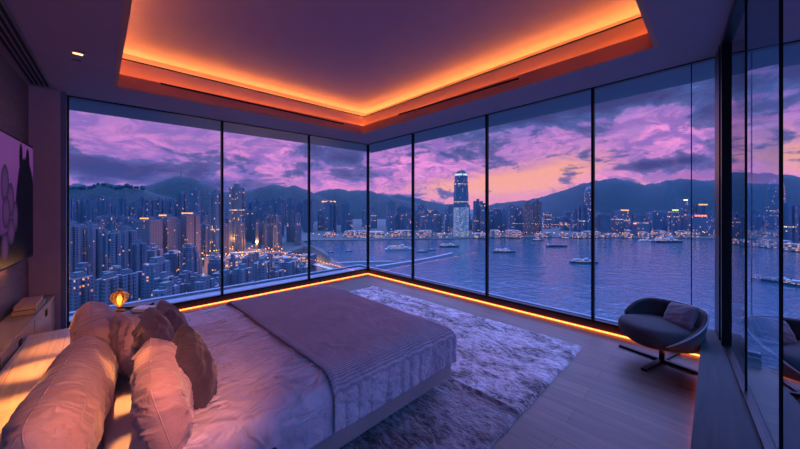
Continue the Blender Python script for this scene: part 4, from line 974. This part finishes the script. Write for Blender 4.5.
nA = t.noise(sv, 7.5, 10, .66, .6); nB = t.noise(t.mapping(sv, loc=(3, 7, 1)), 11, 6, .6, .5); nD = t.noise(t.mapping(sv, loc=(9, 2, 4)), 14, 8, .62, .9); nC = t.noise(t.mapping(D, scale=(1, 1, 5.), loc=(1, 2, 5)), 4., 5, .55, .3)
# clear sky behind the clouds
base = t.mix(t.ss(el, 0., 8.), lin((238, 140, 172)), lin((196, 128, 196)))
base = t.mix(t.ss(el, 7., 19.), base, lin((96, 122, 190)))
base = t.mix(t.ss(el, 17., 34.), base, (.055, .24, .54))
left = t.ss(phi, 62., 80.)
base = t.mix(t.m('MULTIPLY', left, t.m('MULTIPLY', t.ss(el, 19., 9.), .75)), base, lin((190, 124, 190)))
org = blobs([(520, 182, 75, 14, 1.1), (450, 190, 50, 12, .8), (570, 165, 50, 16, .7), (640, 186, 40, 6, .4)])
base = t.mix(t.m('MINIMUM', org, 1.), base, lin((255, 168, 138)))
pk = t.m('MULTIPLY', t.m('MINIMUM', blobs([(665, 135, 55, 28, 1.), (430, 165, 45, 14, .9), (395, 172, 30, 16, .6), (275, 158, 40, 18, 1.1), (340, 183, 30, 6, .9), (130, 140, 60, 12, .5), (610, 178, 50, 8, .7), (560, 140, 40, 14, .5), (415, 100, 30, 16, .3)]), 1.), t.ss(nB, .36, .56))
base = t.mix(pk, base, lin((255, 150, 212)))
rt = blobs([(770, 165, 60, 16, 1.), (700, 176, 50, 7, .7)])
base = t.mix(t.m('MINIMUM', t.m('MULTIPLY', rt, .8), 1.), base, lin((130, 84, 145)))
base = t.mix(t.ss(phi, 0., -8.), base, t.mix(t.ss(el, 2., 9.), lin((110, 80, 140)), lin((70, 112, 170))))
base = t.mix(t.m('MULTIPLY', t.m('MULTIPLY', t.ss(nD, .60, .40), t.ss(el, 0., 5.)), t.m('SUBTRACT', 1., t.m('MINIMUM', org, 1.))), base, t.mix(left, lin((150, 108, 182)), lin((150, 108, 182))))
base = t.mix(t.ss(t.v('DOT_PRODUCT', D, (FW.x, FW.y, 0.)), .45, -.05), base, (.045, .12, .30))
# clouds
bias = blobs([(110, 172, 60, 14, .22), (195, 165, 26, 12, .14), (250, 160, 20, 14, .08), (340, 160, 40, 16, .22), (275, 150, 22, 14, -.14), (470, 118, 60, 16, .2), (550, 105, 70, 22, .22), (640, 90, 80, 14, .22),
    (480, 150, 30, 9, .10), (570, 174, 16, 7, .22), (520, 182, 45, 9, -.22), (660, 128, 45, 22, -.14), (655, 165, 40, 6, .20), (620, 150, 30, 8, .10), (700, 160, 30, 8, .12), (150, 122, 100, 20, -.26), (110, 168, 50, 12, .10), (385, 165, 25, 10, -.10), (435, 165, 30, 8, -.12), (740, 110, 60, 30, .16), (700, 95, 50, 22, .12), (520, 95, 90, 20, .10), (790, 150, 40, 20, .12), (395, 130, 30, 12, .12), (230, 185, 40, 8, .12), (600, 130, 20, 10, .08)])
cn = t.m('ADD', t.m('ADD', t.m('MULTIPLY', nA, 1.05), t.m('MULTIPLY', nB, .55)), t.m('MULTIPLY_ADD', nC, .2, -.40))
bias = t.m('MULTIPLY', bias, 1.45); cl = t.ss(t.m('ADD', cn, bias), .50, .62)
thick = t.ss(t.m('ADD', cn, bias), .55, .85)
ccol = t.mix(t.ss(el, 1., 14.), lin((100, 92, 150)), lin((72, 92, 150)))
ccol = t.mix(thick, ccol, lin((46, 56, 104)))
ccol = t.mix(t.m('MULTIPLY', t.ss(el, 30., 60.), .9), ccol, (.055, .23, .52))
hi = t.m('MULTIPLY', cl, t.ss(nB, .62, .40))
col = t.mix(t.m('MULTIPLY', cl, .90), base, ccol)
# brighter sky overhead, raised out of view to light the room
up = t.ss(el, 17.5, 32.)
col = t.mix(1., col, t.comb(t.m('MULTIPLY_ADD', up, SKYUP, 1.), t.m('MULTIPLY_ADD', up, SKYUP, 1.), t.m('MULTIPLY_ADD', up, SKYUP, 1.)), 'MULTIPLY')
behind = t.m('LESS_THAN', dzz, 0.)
bg = t.new('ShaderNodeBackground'); t.put(bg.inputs[0], col); bg.inputs[1].default_value = 1.1
oo = t.new('ShaderNodeOutputWorld'); t.l.new(bg.outputs[0], oo.inputs[0])
w.cycles.sampling_method = 'MANUAL'; w.cycles.sample_map_resolution = 512
